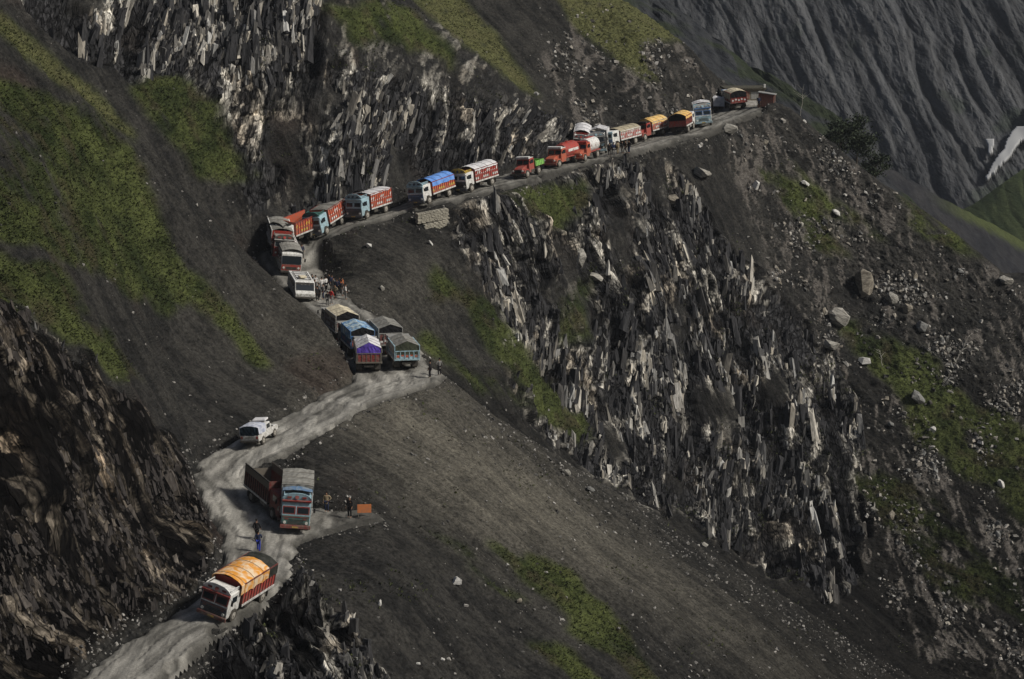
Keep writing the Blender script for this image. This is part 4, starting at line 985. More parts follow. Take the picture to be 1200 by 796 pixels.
van = thing('minibus', 'small white minibus with roof carrier and lettered windscreen band, nearest the crowd', 'minibus')
Lv, Wv = 5.2, 2.2; yf = Lv/2
prof = [(yf, .4), (yf, .95), (yf-.35, 1.15), (yf-.85, 1.95), (yf-1.1, 2.05), (-yf+.1, 2.05), (-yf, 1.8), (-yf, .45)]
vb = MB().prism(prof, Wv).build('body', WHITE, van, .06)
m = MB(); m.box((0, yf-.57, 1.50), (Wv-.18, .04, .72), 0, math.radians(33)); m.build('windscreen', GLASS, vb)
m = MB(); m.box((0, yf-.78, 1.86), (Wv-.2, .05, .24), 0, math.radians(33)); band = m.build('sun_strip', BLACK, vb)
fc = bpy.data.curves.new('lettering', 'FONT'); fc.body = 'CASAL'; fc.size = .34; fc.align_x = 'CENTER'; fc.extrude = .008; fc.space_character = 1.15
fo = bpy.data.objects.new('tmp', fc); COL.objects.link(fo)
dg = bpy.context.evaluated_depsgraph_get(); fme = bpy.data.meshes.new_from_object(fo.evaluated_get(dg)); bpy.data.objects.remove(fo)
lo = bpy.data.objects.new('lettering', fme); COL.objects.link(lo); lo.parent = band; fme.materials.clear(); fme.materials.append(WHITE)
lo.location = (0, yf-.70, 1.75); lo.rotation_euler = (math.radians(57), 0, math.pi)
for sx in (-1, 1):
    for k in range(3):
        m = MB(); m.box((sx*Wv/2, yf-1.5-k*1.02, 1.55), (.03, .85, .48)); m.build('side_window', GLASS, vb)
    m = MB(); m.box((sx*.72, yf+.01, .82), (.28, .04, .2)); m.build('headlight', LAMP, vb)
    wheel(van, sx*(Wv/2-.12), yf-.85, .34, .22); wheel(van, sx*(Wv/2-.12), -yf+.9, .34, .22)
    m = MB(); m.box((sx*(Wv/2+.12), yf-.75, 1.3), (.18, .08, .16)); m.build('mirror', BLACK, vb)
m = MB(); m.box((0, yf+.06, .5), (Wv, .14, .2)); m.build('bumper', BLACK, van, .03)
m = MB()
for sx in (-1, 1): m.box((sx*.78, -.35, 2.16), (.05, 3.0, .06))
for k in range(5): m.box((0, -1.75+k*.72, 2.16), (1.6, .05, .05))
m.build('roof_carrier', BLACK, vb)
m = MB(); m.box((.1, .55, 2.28), (.8, .6, .2), .3); m.build('roof_bundle', T_CRM, van, .06)
put(van, 352, 347, -75, base=1.3)

pk = thing('pickup_truck', 'white pickup with dark canvas back driving away up the open bend', 'pickup truck')
Lp, Wp = 4.35, 1.75; yf = Lp/2
prof = [(yf, .45), (yf-.02, .85), (yf-.2, 1.0), (yf-1.25, 1.08), (yf-1.75, 1.68), (yf-2.6, 1.7), (yf-2.75, 1.05), (-yf, 1.05), (-yf, .5)]
pb = MB().prism(prof, Wp).build('body', WHITE, pk, .05)
for sx in (-1, 1):
    m = MB(); m.box((sx*Wp/2, yf-2.12, 1.36), (.03, .72, .38)); m.build('side_window', GLASS, pb)
    m = MB(); m.box((sx*(Wp/2-.16), -yf-.01, .85), (.2, .04, .24)); m.build('tail_light', RED, pb)
    wheel(pk, sx*(Wp/2-.1), yf-.85, .38, .24); wheel(pk, sx*(Wp/2-.1), -yf+.95, .38, .24)
    m = MB(); m.box((sx*(Wp/2+.12), yf-1.5, 1.2), (.2, .08, .16)); m.build('mirror', WHITE, pb)
m = MB(); m.box((0, yf-1.48, 1.38), (Wp-.3, .03, .6), 0, math.radians(-38)); m.build('windscreen', GLASS, pb)
m = MB(); m.box((0, -yf-.08, .52), (Wp, .14, .16)); m.build('bumper', BLACK, pk, .02)
m = MB(); m.box((0, -yf-.012, .84), (Wp-.5, .03, .34)); m.build('tailgate', WHITE, pb)
m = MB(); m.box((0, -yf-.03, .86), (.75, .02, .09)); m.build('tailgate_mark', GREYP, pb)
tarp(pk, -yf+.02, yf-2.7, Wp-.08, 1.72, .16, cloth('white_load_sheet', (.50, .52, .58), (.30, .33, .42)), .62, seed=51, back=cloth('dark_blue_canvas', (.02, .035, .05)), name='canvas_cover')
m = MB(); m.box((.05, .35, 1.85), (1.2, 1.0, .16), .1); m.build('roof_load', T_WHT, pk, .06)
put(pk, 305, 518, 73, base=1.3)
print('vehicles', round(time.time()-T0, 1))
#==PART4==
# ------------------------------------------------------------------ people
SKIN, _, skb = nmat('skin', .6, .3); skb.inputs['Base Color'].default_value = (.24, .13, .08, 1)
HAIR, _, hb = nmat('hair', .7, .3); hb.inputs['Base Color'].default_value = (.012, .010, .009, 1)
def fab(name, c):
    if name in _m: return _m[name]
    m, t, b = nmat(name, .9, .1); b.inputs['Base Color'].default_value = (*c, 1)
    n = t.nodes.new('ShaderNodeTexNoise'); n.inputs['Scale'].default_value = 9; bp = t.nodes.new('ShaderNodeBump'); bp.inputs['Strength'].default_value = .5; bp.inputs['Distance'].default_value = .02
    t.links.new(n.outputs[0], bp.inputs['Height']); t.links.new(bp.outputs[0], b.inputs['Normal']); _m[name] = m; return m
def skinned(verts, edges_, radii, root_i, sub=1):
    me = bpy.data.meshes.new('tmp'); me.from_pydata(verts, edges_, []); o = bpy.data.objects.new('tmp', me); COL.objects.link(o)
    md = o.modifiers.new('s', 'SKIN'); md.use_smooth_shade = True
    for i, v in enumerate(me.skin_vertices[0].data):
        rr = radii[i]; v.radius = rr if isinstance(rr, tuple) else (rr, rr); v.use_root = (i == root_i)
    sb_ = o.modifiers.new('sub', 'SUBSURF'); sb_.levels = sub
    d = bpy.context.evaluated_depsgraph_get(); m2 = bpy.data.meshes.new_from_object(o.evaluated_get(d))
    bpy.data.objects.remove(o); bpy.data.meshes.remove(me)
    for p in m2.polygons: p.use_smooth = True
    return m2
def pose(kind):
    """joint positions of a 1.7 m figure facing +Y; returns meshes for body, tunic, trousers, hair"""
    w_ = {'stand': 0, 'walk': 1, 'hip': 0, 'carry': 1}[kind]; st = .22*w_
    J = {'pel': (0, 0, .95), 'che': (0, .01, 1.25), 'nk': (0, 0, 1.45), 'hd0': (0, .015, 1.54), 'hd1': (0, .02, 1.63),
         'hl': (-.10, 0, .90), 'kl': (-.11, .04+st, .50), 'al': (-.11, -.01+st*1.2, .09), 'tl': (-.12, .15+st*1.2, .04),
         'hr': (.10, 0, .90), 'kr': (.11, .05-st*.3, .49), 'ar': (.11, -.02-st, .10), 'tr': (.12, .13-st, .04),
         'sl': (-.19, 0, 1.40), 'el': (-.25, -.03-st*.3, 1.12), 'wl': (-.26, .08+st*.2, .88), 'sr': (.19, 0, 1.40), 'er': (.25, -.02+st*.4, 1.12), 'wr': (.26, .10+st*.6, .89)}
    if kind == 'hip': J['el'] = (-.38, -.05, 1.16); J['wl'] = (-.20, .08, .99)
    if kind == 'carry': J['er'] = (.27, .1, 1.15); J['wr'] = (.16, .30, 1.08)
    R = {'pel': (.15, .10), 'che': (.155, .11), 'nk': .055, 'hd0': (.075, .085), 'hd1': (.078, .092), 'hl': .085, 'kl': .058, 'al': .04, 'tl': .035, 'hr': .085, 'kr': .058, 'ar': .04, 'tr': .035,
         'sl': .055, 'el': .042, 'wl': .027, 'sr': .055, 'er': .042, 'wr': .027}
    E_ = [('pel', 'che'), ('che', 'nk'), ('nk', 'hd0'), ('hd0', 'hd1'), ('pel', 'hl'), ('hl', 'kl'), ('kl', 'al'), ('al', 'tl'), ('pel', 'hr'), ('hr', 'kr'), ('kr', 'ar'), ('ar', 'tr'), ('che', 'sl'), ('sl', 'el'), ('el', 'wl'), ('che', 'sr'), ('sr', 'er'), ('er', 'wr')]
    # hands: palm, four curled fingers of unequal length, thumb from the side of the palm
    for sd, wn_ in ((-1, 'wl'), (1, 'wr')):
        wv = Vector(J[wn_]); ev = Vector(J['el' if sd < 0 else 'er']); d = (wv-ev).normalized(); sde = Vector((0, 1, 0)); sde = (sde-d*sde.dot(d)).normalized(); inn = Vector((-sd, 0, 0))
        pm = wn_+'p'; J[pm] = tuple(wv+d*.08); R[pm] = (.034, .018); E_.append((wn_, pm))
        for k, ln in enumerate((.068, .078, .072, .055)):
            b0 = wv+d*.10+sde*(.03-.02*k); a_ = b0+d*ln*.5+inn*.008; c_ = a_+d*ln*.38+inn*.022
            for q, pp, rr in (('a', b0, .0095), ('b', a_, .009), ('c', c_, .0075)): J[pm+q+str(k)] = tuple(pp); R[pm+q+str(k)] = rr
            E_ += [(pm, pm+'a'+str(k)), (pm+'a'+str(k), pm+'b'+str(k)), (pm+'b'+str(k), pm+'c'+str(k))]
        t0 = wv+d*.05+sde*.045; t1 = t0+d*.035+sde*.015+inn*.01
        J[pm+'t'] = tuple(t0); J[pm+'u'] = tuple(t1); R[pm+'t'] = .011; R[pm+'u'] = .009; E_ += [(pm, pm+'t'), (pm+'t', pm+'u')]
    J['nose'] = (0, .115, 1.585); R['nose'] = .014; E_.append(('hd0', 'nose'))
    K = list(J); ix = {k: i for i, k in enumerate(K)}
    body = skinned([J[k] for k in K], [(ix[a], ix[b]) for a, b in E_], [R[k] for k in K], ix['pel'])
    def subm(keys, ed, rad, root):
        ii = {k: i for i, k in enumerate(keys)}; return skinned([J[k] for k in keys], [(ii[a], ii[b]) for a, b in ed], [rad[k] for k in keys], ii[root])
    J['hem'] = (0, 0, .62); J['ml'] = tuple((Vector(J['el'])*.2+Vector(J['wl'])*.8)); J['mr'] = tuple((Vector(J['er'])*.2+Vector(J['wr'])*.8)); J['col'] = (0, .0, 1.44)
    tun = subm(['hem', 'pel', 'che', 'col', 'sl', 'el', 'ml', 'sr', 'er', 'mr'], [('hem', 'pel'), ('pel', 'che'), ('che', 'col'), ('che', 'sl'), ('sl', 'el'), ('el', 'ml'), ('che', 'sr'), ('sr', 'er'), ('er', 'mr')],
               {'hem': (.215, .165), 'pel': (.18, .135), 'che': (.185, .135), 'col': (.085, .075), 'sl': .075, 'el': .062, 'ml': .052, 'sr': .075, 'er': .062, 'mr': .052}, 'pel')
    tro = subm(['pel', 'hl', 'kl', 'al', 'hr', 'kr', 'ar'], [('pel', 'hl'), ('hl', 'kl'), ('kl', 'al'), ('pel', 'hr'), ('hr', 'kr'), ('kr', 'ar')],
               {'pel': (.16, .115), 'hl': .10, 'kl': .078, 'al': .062, 'hr': .10, 'kr': .078, 'ar': .062}, 'pel')
    J['c0'] = (0, -.015, 1.64); J['c1'] = (0, -.02, 1.70); J['c2'] = (0, -.05, 1.56)
    cap = subm(['c2', 'c0', 'c1'], [('c2', 'c0'), ('c0', 'c1')], {'c2': (.07, .055), 'c0': (.084, .088), 'c1': (.055, .06)}, 'c0')
    return body, tun, tro, cap
POSES = {k: pose(k) for k in ('stand', 'walk', 'hip', 'carry')}
def person(px, py, kind, yaw, top, legs, label, group=None, cap=HAIR, h=1.0, xyz=None):
    root = thing('person', label, 'person', group)
    for nm_, me, mt in zip(('body', 'tunic', 'trousers', 'cap' if cap is not HAIR else 'hair'), POSES[kind], (SKIN, top, legs, cap)):
        if len(me.materials) == 0: me.materials.append(None)
        o = bpy.data.objects.new(nm_, me); COL.objects.link(o); o.parent = root
        o.material_slots[0].link = 'OBJECT'; o.material_slots[0].material = mt
    p = xyz or ground(px, py, True)
    root.location = (p.x, p.y, p.z+.10); root.rotation_euler = (0, 0, math.radians(yaw-90)); root.scale = (h, h, h); return root
FD = fab('dark_cloth', (.018, .017, .018)); FB = fab('blue_cloth', (.025, .04, .26)); FW = fab('white_cloth', (.55, .54, .52)); FG = fab('grey_cloth', (.16, .155, .15)); FR = fab('red_cloth', (.42, .03, .03))
FK = fab('khaki_cloth', (.22, .18, .12)); FN = fab('navy_cloth', (.02, .028, .06)); FO = fab('orange_cloth', (.45, .14, .05)); FBR = fab('brown_cloth', (.08, .05, .035))
person(301, 634, 'walk', 80, FD, FD, 'person in dark clothes walking on the road above the nearest truck')
person(303, 648, 'carry', 85, FN, FB, 'person in navy top and bright blue trousers right behind the nearest truck')
person(383, 601, 'hip', -100, FK, FN, 'person in light top and navy trousers standing beside the teal-fronted truck')
person(410, 608, 'stand', -120, FD, FD, 'person in long dark coat with pale headscarf beside the orange board', cap=FW, h=1.06)
person(504, 444, 'stand', 160, FD, FD, 'person in dark clothes standing on the rim of the bend')
person(515, 441, 'hip', 120, FG, FD, 'person in grey leaning at the outermost rim of the bend')
person(354, 303, 'walk', -80, FN, FD, 'person in dark clothes walking between the bus and the cliff edge')
person(889, 127, 'stand', -90, FN, FD, 'person standing at the end of the red hut')
GC = 'crowd standing by the minibus'
cr = [(369,344,FD,FD,'in black nearest the minibus door'),(366,338,FD,FN,'in black at the top left of the crowd'),(374,349,FG,FD,'in grey by the minibus side'),(377,342,FW,FG,'in white shirt and grey trousers, third from minibus'),
      (382,340,FW,FD,'in white shirt and dark trousers, middle of the back row'),(386,337,FD,FD,'in black, back row centre'),(391,342,FG,FG,'all in grey, centre right'),(395,344,FN,FN,'in navy, right of the grey figure'),
      (398,341,FD,FD,'in black, second from the right edge of the crowd'),(401,339,FO,FD,'in rusty orange at the back right'),(405,350,FW,FG,'in pale shirt alone at the far right edge of the crowd'),
      (388,356,FR,FG,'in bright red top at the front of the crowd'),(384,358,FD,FG,'in dark top just left of the red one'),(372,352,FD,FD,'in dark clothes at the front left')]
cr += [(364,350,FN,FD,'in navy, touching the minibus front'),(379,350,FG,FN,'in grey top at the centre of the crowd'),(393,350,FK,FD,'in khaki behind the red one'),(370,339,FW,FG,'in pale shirt at the back left'),(389,339,FN,FD,'in navy between grey and black figures at the back'),(401,346,FD,FG,'in black top and grey trousers at the right')]
for k, (a, b, c, d, lb_) in enumerate(cr): person(a, b+2, ('stand', 'hip', 'walk')[k % 3], 37*k % 360, c, d, 'person '+lb_, GC, h=.97+.02*(k % 4))
GF = 'people standing on the outer road edge beside the trucks'
fr_ = [(714,188,FD,FD,'leftmost of the row, in black'),(719,187,FN,FG,'second of the row, navy top'),(724,186,FK,FK,'third of the row, in khaki'),(729,185,FD,FD,'fourth of the row, in black'),(733,184,FBR,FD,'fifth of the row, brown top'),(737,183,FD,FN,'rightmost of the row, black top')]
for k, (a, b, c, d, lb_) in enumerate(fr_): person(a, b, ('stand', 'walk', 'hip')[k % 3], 90+25*k, c, d, 'person by the far truck queue, '+lb_, GF)
# ------------------------------------------------------------------ orange board, wall, huts
bdn = thing('warning_board', 'faded orange board on short legs at the tip of the turnout', 'board')
ORB = paint('faded_orange_board', (.60, .17, .035), wear=.2)
m = MB(); m.box((0, 0, .75), (1.15, .05, .72)); pn = m.build('panel', ORB, bdn, .01)
m = MB(); m.box((0, .03, .75), (1.18, .02, .04)); m.box((0, .03, .42), (1.18, .02, .04)); m.build('rail', WOOD, pn)
for sx in (-1, 1): m = MB(); m.box((sx*.48, .03, .4), (.06, .06, .95)); m.build('leg', WOOD, bdn)
p = ground(427, 607, True); bdn.location = (p.x, p.y, p.z+.05); bdn.rotation_euler = (0, 0, math.radians(8))

def chunk(seed, n=22, flat=1.0):
    R = random.Random(seed); bm = bmesh.new()
    for _ in range(n):
        v = Vector((R.gauss(0, 1), R.gauss(0, 1), R.gauss(0, 1))).normalized()
        k = max(abs(v.x), abs(v.y), abs(v.z)); v *= (.62+.38/k*.75)*R.uniform(.86, 1.0)
        bm.verts.new((v.x, v.y, v.z*flat))
    r_ = bmesh.ops.convex_hull(bm, input=bm.verts); bmesh.ops.delete(bm, geom=[g for g in r_['geom_interior'] if isinstance(g, bmesh.types.BMVert)], context='VERTS')
    me = bpy.data.meshes.new('boulder'); bm.to_mesh(me); bm.free(); return me
def rock_mat(name, c1, c2):
    m, t, b = nmat(name, .9, .2); N = t.nodes.new; Lk = t.links.new; tc = N('ShaderNodeTexCoord'); mp = N('ShaderNodeMapping'); mp.inputs['Scale'].default_value = (1, 1, 3.5); mp.inputs['Rotation'].default_value = (.5, .4, 0)
    n = N('ShaderNodeTexNoise'); n.inputs['Scale'].default_value = 1.8; n.inputs['Detail'].default_value = 9; n.inputs['Roughness'].default_value = .7; Lk(tc.outputs['Object'], mp.inputs[0]); Lk(mp.outputs[0], n.inputs[0])
    rp = N('ShaderNodeMapRange'); rp.inputs[1].default_value = .36; rp.inputs[2].default_value = .62; Lk(n.outputs[0], rp.inputs[0]); mx = N('ShaderNodeMix'); mx.data_type = 'RGBA'; mx.inputs[6].default_value = (*c1, 1); mx.inputs[7].default_value = (*c2, 1)
    Lk(rp.outputs[0], mx.inputs[0]); Lk(mx.outputs[2], b.inputs['Base Color']); bp = N('ShaderNodeBump'); bp.inputs['Strength'].default_value = .9; bp.inputs['Distance'].default_value = .12; Lk(n.outputs[0], bp.inputs['Height']); Lk(bp.outputs[0], b.inputs['Normal']); return m
RK_P = rock_mat('pale_boulder', (.10, .095, .085), (.40, .385, .345)); RK_T = rock_mat('tan_boulder', (.08, .068, .055), (.33, .30, .245)); RK_G = rock_mat('grey_boulder', (.07, .07, .068), (.26, .26, .25)); RK_W = rock_mat('white_stone', (.40, .39, .37), (.62, .61, .58))
def boulder(px, py, wpx, hpx, mat, label, seed, rot=.3, group=None, sink=.1):
    p = ground(px, py); s_ = p.y*1.02/FPX
    me = chunk(seed); me.materials.append(mat); o = bpy.data.objects.new('boulder', me); COL.objects.link(o)
    a, c = wpx*s_/2, hpx*s_/2
    o.scale = (a, (a+c)*.45, c); o.rotation_euler = (.15, rot, .3)
    xi = p.x/p.y; cc = int(np.argmin(np.abs(ratio-xi))); jj = int(np.argmin(np.abs(YQ[cc]-p.y)))
    q = cc*NR+jj; o.location = Vector((X3[q], Y3[q], Z3[q]))+Vector(NN[q].tolist())*(a*.35)
    return tag(o, label, 'boulder', group)
BL = [(532,684,13,17,RK_W,'smooth white oval stone alone on the dark fan slope',.5),(443,709,6,13,RK_W,'thin upright white stone left of the smooth oval one',.2),
 (978,372,32,26,RK_P,'big pale boulder on the right slope, lower left of the tan block',.4),(1009,333,28,44,RK_T,'tall tan and grey boulder, largest on the right slope',-.2),
 (970,405,27,17,RK_P,'flat pale boulder just below the big pale boulder',.1),(1011,424,19,10,RK_W,'small bright flat stone right of the flat pale boulder',.1),
 (1074,467,24,15,RK_G,'dark bluish slab tilted on the lower right slope',.7),(1092,504,11,11,RK_W,'bright diamond-shaped stone on the lower right slope',.8),(1045,350,20,14,RK_P,'pale block in the rocky line right of the tan boulder',.5),
 (1062,362,16,14,RK_T,'brownish block in the rocky line right of the tan boulder',.2),(1080,383,18,16,RK_G,'grey block lower down the rocky line',.5),(1178,330,22,12,RK_P,'pale block on the skyline at the right edge',.4),
 (852,153,24,13,RK_P,'squat pale boulder under the road edge below the last truck',.1),(820,205,28,16,RK_P,'pale slab sticking out under the far road',.5),(793,232,20,16,RK_T,'tan block lower left of the slab under the far road',.3),
 (884,218,9,16,RK_W,'narrow white rock left of the green strip',.2),(941,214,14,6,RK_W,'flat white stone on the green strip',.4),(978,250,15,7,RK_W,'flat white stone in the dark runnel',.6),
 (433,289,9,7,RK_W,'white stone on the scree below the pale blue trucks',.4),(447,337,9,6,RK_P,'pale slab on the scree beside the crowd',.8),(505,286,9,4,RK_W,'thin white sliver right of the stone wall patch',.9),
 (672,303,20,30,RK_P,'pale upright rock at the top of the cliff under the queue',.1),(700,322,26,12,RK_P,'pale shelf rock jutting from the cliff head',.3),(1172,568,10,18,RK_W,'long white fragment at the right edge of the picture',-.7),
 (1042,498,10,7,RK_G,'grey stone left of the bright diamond-shaped stone',.2),(1098,604,6,6,RK_P,'little pale stone low on the right slope',.2),(607,704,9,8,RK_T,'reddish lump on the fan below the oval stone',.2),
 (489,777,7,5,RK_W,'white stone near the bottom edge of the fan',.2),(519,774,6,6,RK_W,'white stone right of its twin near the bottom edge',.5),(660,555,16,8,RK_P,'pale block half sunk on the fan crest',.5),
 (690,575,14,7,RK_G,'grey block lower on the fan crest',.5),(824,641,12,8,RK_P,'pale block on the crest near the cliff foot',.5),(337,688,9,6,RK_G,'dark stone lying on the road right of the nearest truck',.1),(325,682,8,5,RK_G,'dark stone on the road just behind the nearest truck',.1)]
for k, (a, b, wq, hq, mt, lb_, rt) in enumerate(BL): boulder(a, b, wq, hq, mt, lb_, 900+k, rt)
# blocks of one kind, scattered: nothing tells them apart
ii_ = pick((debc*c2**2*visv*(px_ > 640)*(px_ < 1190)*(py_ > 120)*(py_ < 640)*(grass < .4)), 110); protos = []
for k in range(6): me = chunk(1200+k, 14, .75); me.materials.append((RK_P, RK_G, RK_P, RK_T, RK_G, RK_P)[k]); protos.append(me)
for k, q in enumerate(ii_):
    s_ = .28+.55*rng.uniform()**2.5; o = bpy.data.objects.new('rock_block', protos[k % 6]); COL.objects.link(o)
    o.location = (X3[q], Y3[q], Z3[q]+s_*.2); o.scale = (s_*rng.uniform(.8, 1.3), s_*rng.uniform(.6, 1), s_*rng.uniform(.5, .9)); o.rotation_euler = tuple(rng.uniform(0, 6, 3))
    tag(o, 'angular block of broken rock lying loose on the dark debris slope', 'rock', 'blocks scattered over the right-hand debris slopes')

def stone_courses(root, name, c0, c1, h, n, rows, seed, mat, depth=.35, yaw=0):
    R = random.Random(seed); m = MB(); c0 = Vector(c0); c1 = Vector(c1); d = (c1-c0); L = d.length
    for rr in range(rows):
        xq = -R.uniform(0, .2)
        while xq < L:
            wq = R.uniform(.25, .6); cpt = c0+d*min(1, (xq+wq/2)/L); a = math.atan2(d.y, d.x)
            m.box((cpt.x, cpt.y+R.uniform(-.05, .05)+rr*.04, cpt.z+(rr+.5)*h/rows), (wq*.94, depth, h/rows*.9), a, R.uniform(-.06, .06), R.uniform(-.05, .05)); xq += wq
    o = m.build(name, mat, root, .02); o['kind'] = 'stuff'; return o
wl = thing('dry_stone_wall', 'patch of pale dry stone retaining wall in two tiers below the blue-covered truck', 'retaining wall')
WST = rock_mat('wall_stone', (.22, .205, .17), (.40, .375, .31))
a0, a1 = ground(492, 262), ground(522, 256)
stone_courses(wl, 'upper_tier', (a0.x-.3, a0.y-.1, a0.z+.05), (a1.x+.1, a1.y-.1, a1.z+.05), 1.2, 9, 6, 5, WST, .9)
stone_courses(wl, 'lower_tier', (a0.x+.5, a0.y-.55, a0.z-1.0), (a1.x, a1.y-.55, a1.z-1.0), 1.0, 8, 5, 6, WST, .9)
# huts at the head of the road
def w_at(px, py): return ground(px, py, True)
HW = paint('mud_wall', (.20, .17, .13), .95, .1, .5); HR = paint('rusty_red_sheet', (.21, .065, .045), .8, .2, .5); HRF = paint('earth_roof', (.05, .048, .035), .95, .1, .6)
hut = thing('roadside_hut', 'long low hut with flat earth roof and red doors behind the last truck', 'hut')
m = MB(); m.box((0, 0, 1.15), (5.6, 2.6, 2.3)); wall_ = m.build('wall', HW, hut, .04)
m = MB(); m.box((-.2, -.1, 2.42), (6.4, 3.3, .28), 0, .04); rf_ = m.build('roof', HRF, hut, .05)
m = MB(); m.box((2.75, -1.45, 2.6), (.28, .5, .8)); m.build('roof_post', RK_W, rf_)
for k, (xx_, mt) in enumerate(((-1.5, HR), (.1, HR), (1.2, GREYP), (2.1, GREYP))):
    m = MB(); m.box((xx_, -1.31, 1.35), (.85, .06, 1.1)); d_ = m.build('shutter' if k != 1 else 'door', mt, wall_, .01)
    m = MB(); m.box((xx_, -1.33, 1.93), (.95, .08, .08)); m.build('lintel', WOOD, d_)
pt = PY(872, 119, 362); zt = hgt(pt[0], pt[1]); hut.location = (pt[0], pt[1], max(zt, pt[2])-.35); hut.rotation_euler = (0, 0, math.radians(6))
hb_ = thing('metal_hut', 'small rust-red metal hut at the outer corner of the road', 'hut')
m = MB(); m.box((0, 0, 1.0), (2.3, 1.7, 1.9)); bb = m.build('wall', HR, hb_, .02)
m = MB()
for k in range(9): m.box((-1.05+k*.26, -.87, 1.0), (.05, .04, 1.85))
m.build('ribs', HR, bb)['kind'] = 'stuff'
m = MB(); m.box((0, 0, 2.02), (2.6, 2.0, .1), 0, 0, .09); m.build('roof', GREYP, hb_, .01)
m = MB(); m.box((1.16, -.1, .9), (.04, .8, 1.6)); m.build('door', BLACK, bb)
m = MB(); m.box((-1.0, -.5, .1), (.15, .15, .5)); m.build('post', BLACK, hb_)
pt = PY(898, 124, 353); hb_.location = (pt[0], pt[1], hgt(pt[0], pt[1])-.1); hb_.rotation_euler = (0, math.radians(3), math.radians(-14))
lw = thing('roadside_wall', 'low whitewashed wall in front of the long hut', 'wall')
m = MB(); m.box((0, 0, .35), (1.9, .3, .7)); m.build('masonry', RK_W, lw, .03); pt = PY(880, 119.5, 357); lw.location = (pt[0], pt[1], hgt(pt[0], pt[1])+.0)
sh = thing('canvas_shelter', 'small white canvas awning on posts at the foot of the cliff beside the last truck', 'shelter')
m = MB(); m.sheet([[(-.9+.45*i, y_, 1.75+.12*math.sin(i*1.3)+(y_*.12)) for i in range(5)] for y_ in (-.8, -.3, .3, .8)]); m.build('canopy', T_WHT, sh, solid=.03)
for sx in (-1, 1):
    for sy in (-1, 1): m = MB(); m.box((sx*.8, sy*.7, .85), (.07, .07, 1.75)); m.build('post', GREYP, sh)
m = MB(); m.sheet([[(-.85+.42*i, -.78+.03*(i % 2), z_) for i in range(5)] for z_ in (1.7, 1.1, .5)]); m.build('side_cloth', T_WHT, sh, solid=.03)
pt = PY(842, 121, 358); sh.location = (pt[0], pt[1], hgt(pt[0], pt[1]))

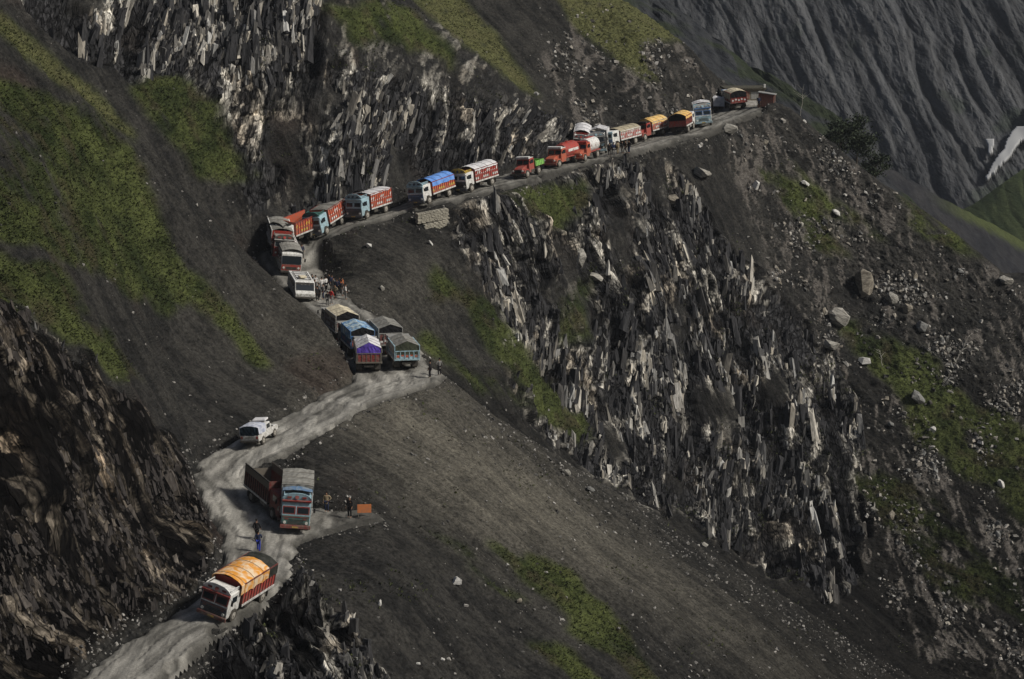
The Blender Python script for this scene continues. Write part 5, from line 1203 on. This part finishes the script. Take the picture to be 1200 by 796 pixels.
# ------------------------------------------------------------------ trees
BARK = paint('bark', (.07, .06, .05), .95, .1, .3); DEADW = paint('bleached_wood', (.42, .40, .36), .9, .1, .2)
LEAF, lt, lfb = nmat('leaf', .75, .25); la = lt.nodes.new('ShaderNodeAttribute'); la.attribute_name = 'tint'; lt.links.new(la.outputs['Color'], lfb.inputs['Base Color'])
def limb(m, a, b, r0, r1, R, wob=.12, seg=4):
    p0 = Vector(a); pts_ = [p0]
    for k in range(1, seg+1):
        q = Vector(a).lerp(Vector(b), k/seg)+Vector((R.uniform(-1, 1), R.uniform(-1, 1), R.uniform(-.4, .4)))*wob*(k < seg); pts_.append(q)
    for k in range(seg): m.cyl(pts_[k], pts_[k+1], r0+(r1-r0)*k/seg, 7, r0+(r1-r0)*(k+1)/seg)
    return pts_
def tree(loc, h, w_, label, seed, nleaf=2600):
    R = random.Random(seed); rg = np.random.default_rng(seed); root = thing('broadleaf_tree', label, 'tree'); m = MB()
    limb(m, (0, 0, -.6), (0, 0, h*.8), .17, .05, R, .15, 6); tips = []
    for k in range(14):
        z0 = h*R.uniform(.18, .72); a = R.uniform(0, 6.28); l = w_*.5*R.uniform(.45, 1.0)*(1.1-.6*z0/h); e = (math.cos(a)*l, math.sin(a)*l, z0+l*.6+.3)
        limb(m, (0, 0, z0), e, .06, .02, R, .12, 3); tips.append(e)
    m.build('trunk', BARK, root); tips += [(0, 0, h*.85), (.2, .1, h*.95)]
    tips = np.array(tips); c = tips[rg.integers(0, len(tips), nleaf)]; P = c+rg.normal(0, 1, (nleaf, 3))*np.array([w_*.10, w_*.10, h*.055])
    s_ = rg.uniform(.10, .26, nleaf)[:, None]; u = rg.normal(0, 1, (nleaf, 3)); u /= np.linalg.norm(u, axis=1, keepdims=True); v = np.cross(u, rg.normal(0, 1, (nleaf, 3))); v /= np.linalg.norm(v, axis=1, keepdims=True)
    V = np.stack([P-u*s_, P+v*s_*.6, P+u*s_, P-v*s_*.6], 1).reshape(-1, 3); F = np.arange(nleaf*4).reshape(-1, 4)
    g = rg.uniform(0, 1, nleaf)[:, None]; col = np.array([.012, .020, .011])*(1-g)+np.array([.034, .046, .022])*g; col = np.concatenate([col, np.ones((nleaf, 1))], 1)
    np_mesh('crown', V, F, np.repeat(col[:, None], 4, 1).reshape(-1, 4), False, None, LEAF, root); root.location = loc; return root
tree(PY(1004, 205, 374), 9.0, 7.0, 'dark bushy tree rising behind the skyline of the right slope, tallest there', 61, 4200)
tree(PY(984, 190, 372), 6.2, 5.6, 'low dark bush left of the tall bushy tree on the skyline', 62, 1800)
tree(PY(1026, 222, 374), 5.4, 4.6, 'low dark bush right of the tall bushy tree on the skyline', 63, 1500)
def dead(loc, h, label, seed, lean=.2, th=.035):
    R = random.Random(seed); root = thing('dead_tree', label, 'dead tree'); m = MB(); tp = (lean*h, 0, h)
    limb(m, (0, 0, -.3), tp, th, th*.35, R, .12, 5); m.build('trunk', DEADW, root)
    for k in range(7):
        t_ = R.uniform(.35, .95); b0 = (tp[0]*t_, 0, h*t_); a = R.uniform(0, 6.28); l = h*R.uniform(.2, .4); m = MB()
        limb(m, b0, (b0[0]+math.cos(a)*l, math.sin(a)*l*.5, b0[2]+l*.6), th*.45, th*.2, R, .08, 3); m.build('branch', DEADW, root)
    root.location = loc
def on(px, py): p = ground(px, py); return (p.x, p.y, p.z)
dead(PY(938, 134, 354), 4.4, 'bleached dead tree forking above the skyline right of the metal hut', 71, .1)
dead(on(1118, 426), 4.0, 'bleached dead shrub sprawling on the right slope among rocks', 73, .5, .07)
dead(on(1035, 432), 2.6, 'broken dead stem under the tan boulder', 74, -.2, .06)
print('all', round(time.time()-T0, 1))

# ------------------------------------------------------------------ thin mountain air
hz = MB(); hz.box((60, 480, -135), (900, 1100, 280)); HZ = bpy.data.materials.new('thin_air'); HZ.use_nodes = True
ht = HZ.node_tree; ht.nodes.clear(); ho = ht.nodes.new('ShaderNodeOutputMaterial'); hv = ht.nodes.new('ShaderNodeVolumePrincipled')
hv.inputs['Color'].default_value = (.80, .86, .95, 1); hv.inputs['Density'].default_value = .00006; ht.links.new(hv.outputs[0], ho.inputs['Volume'])
h = hz.build('haze', HZ); h['kind'] = 'stuff'
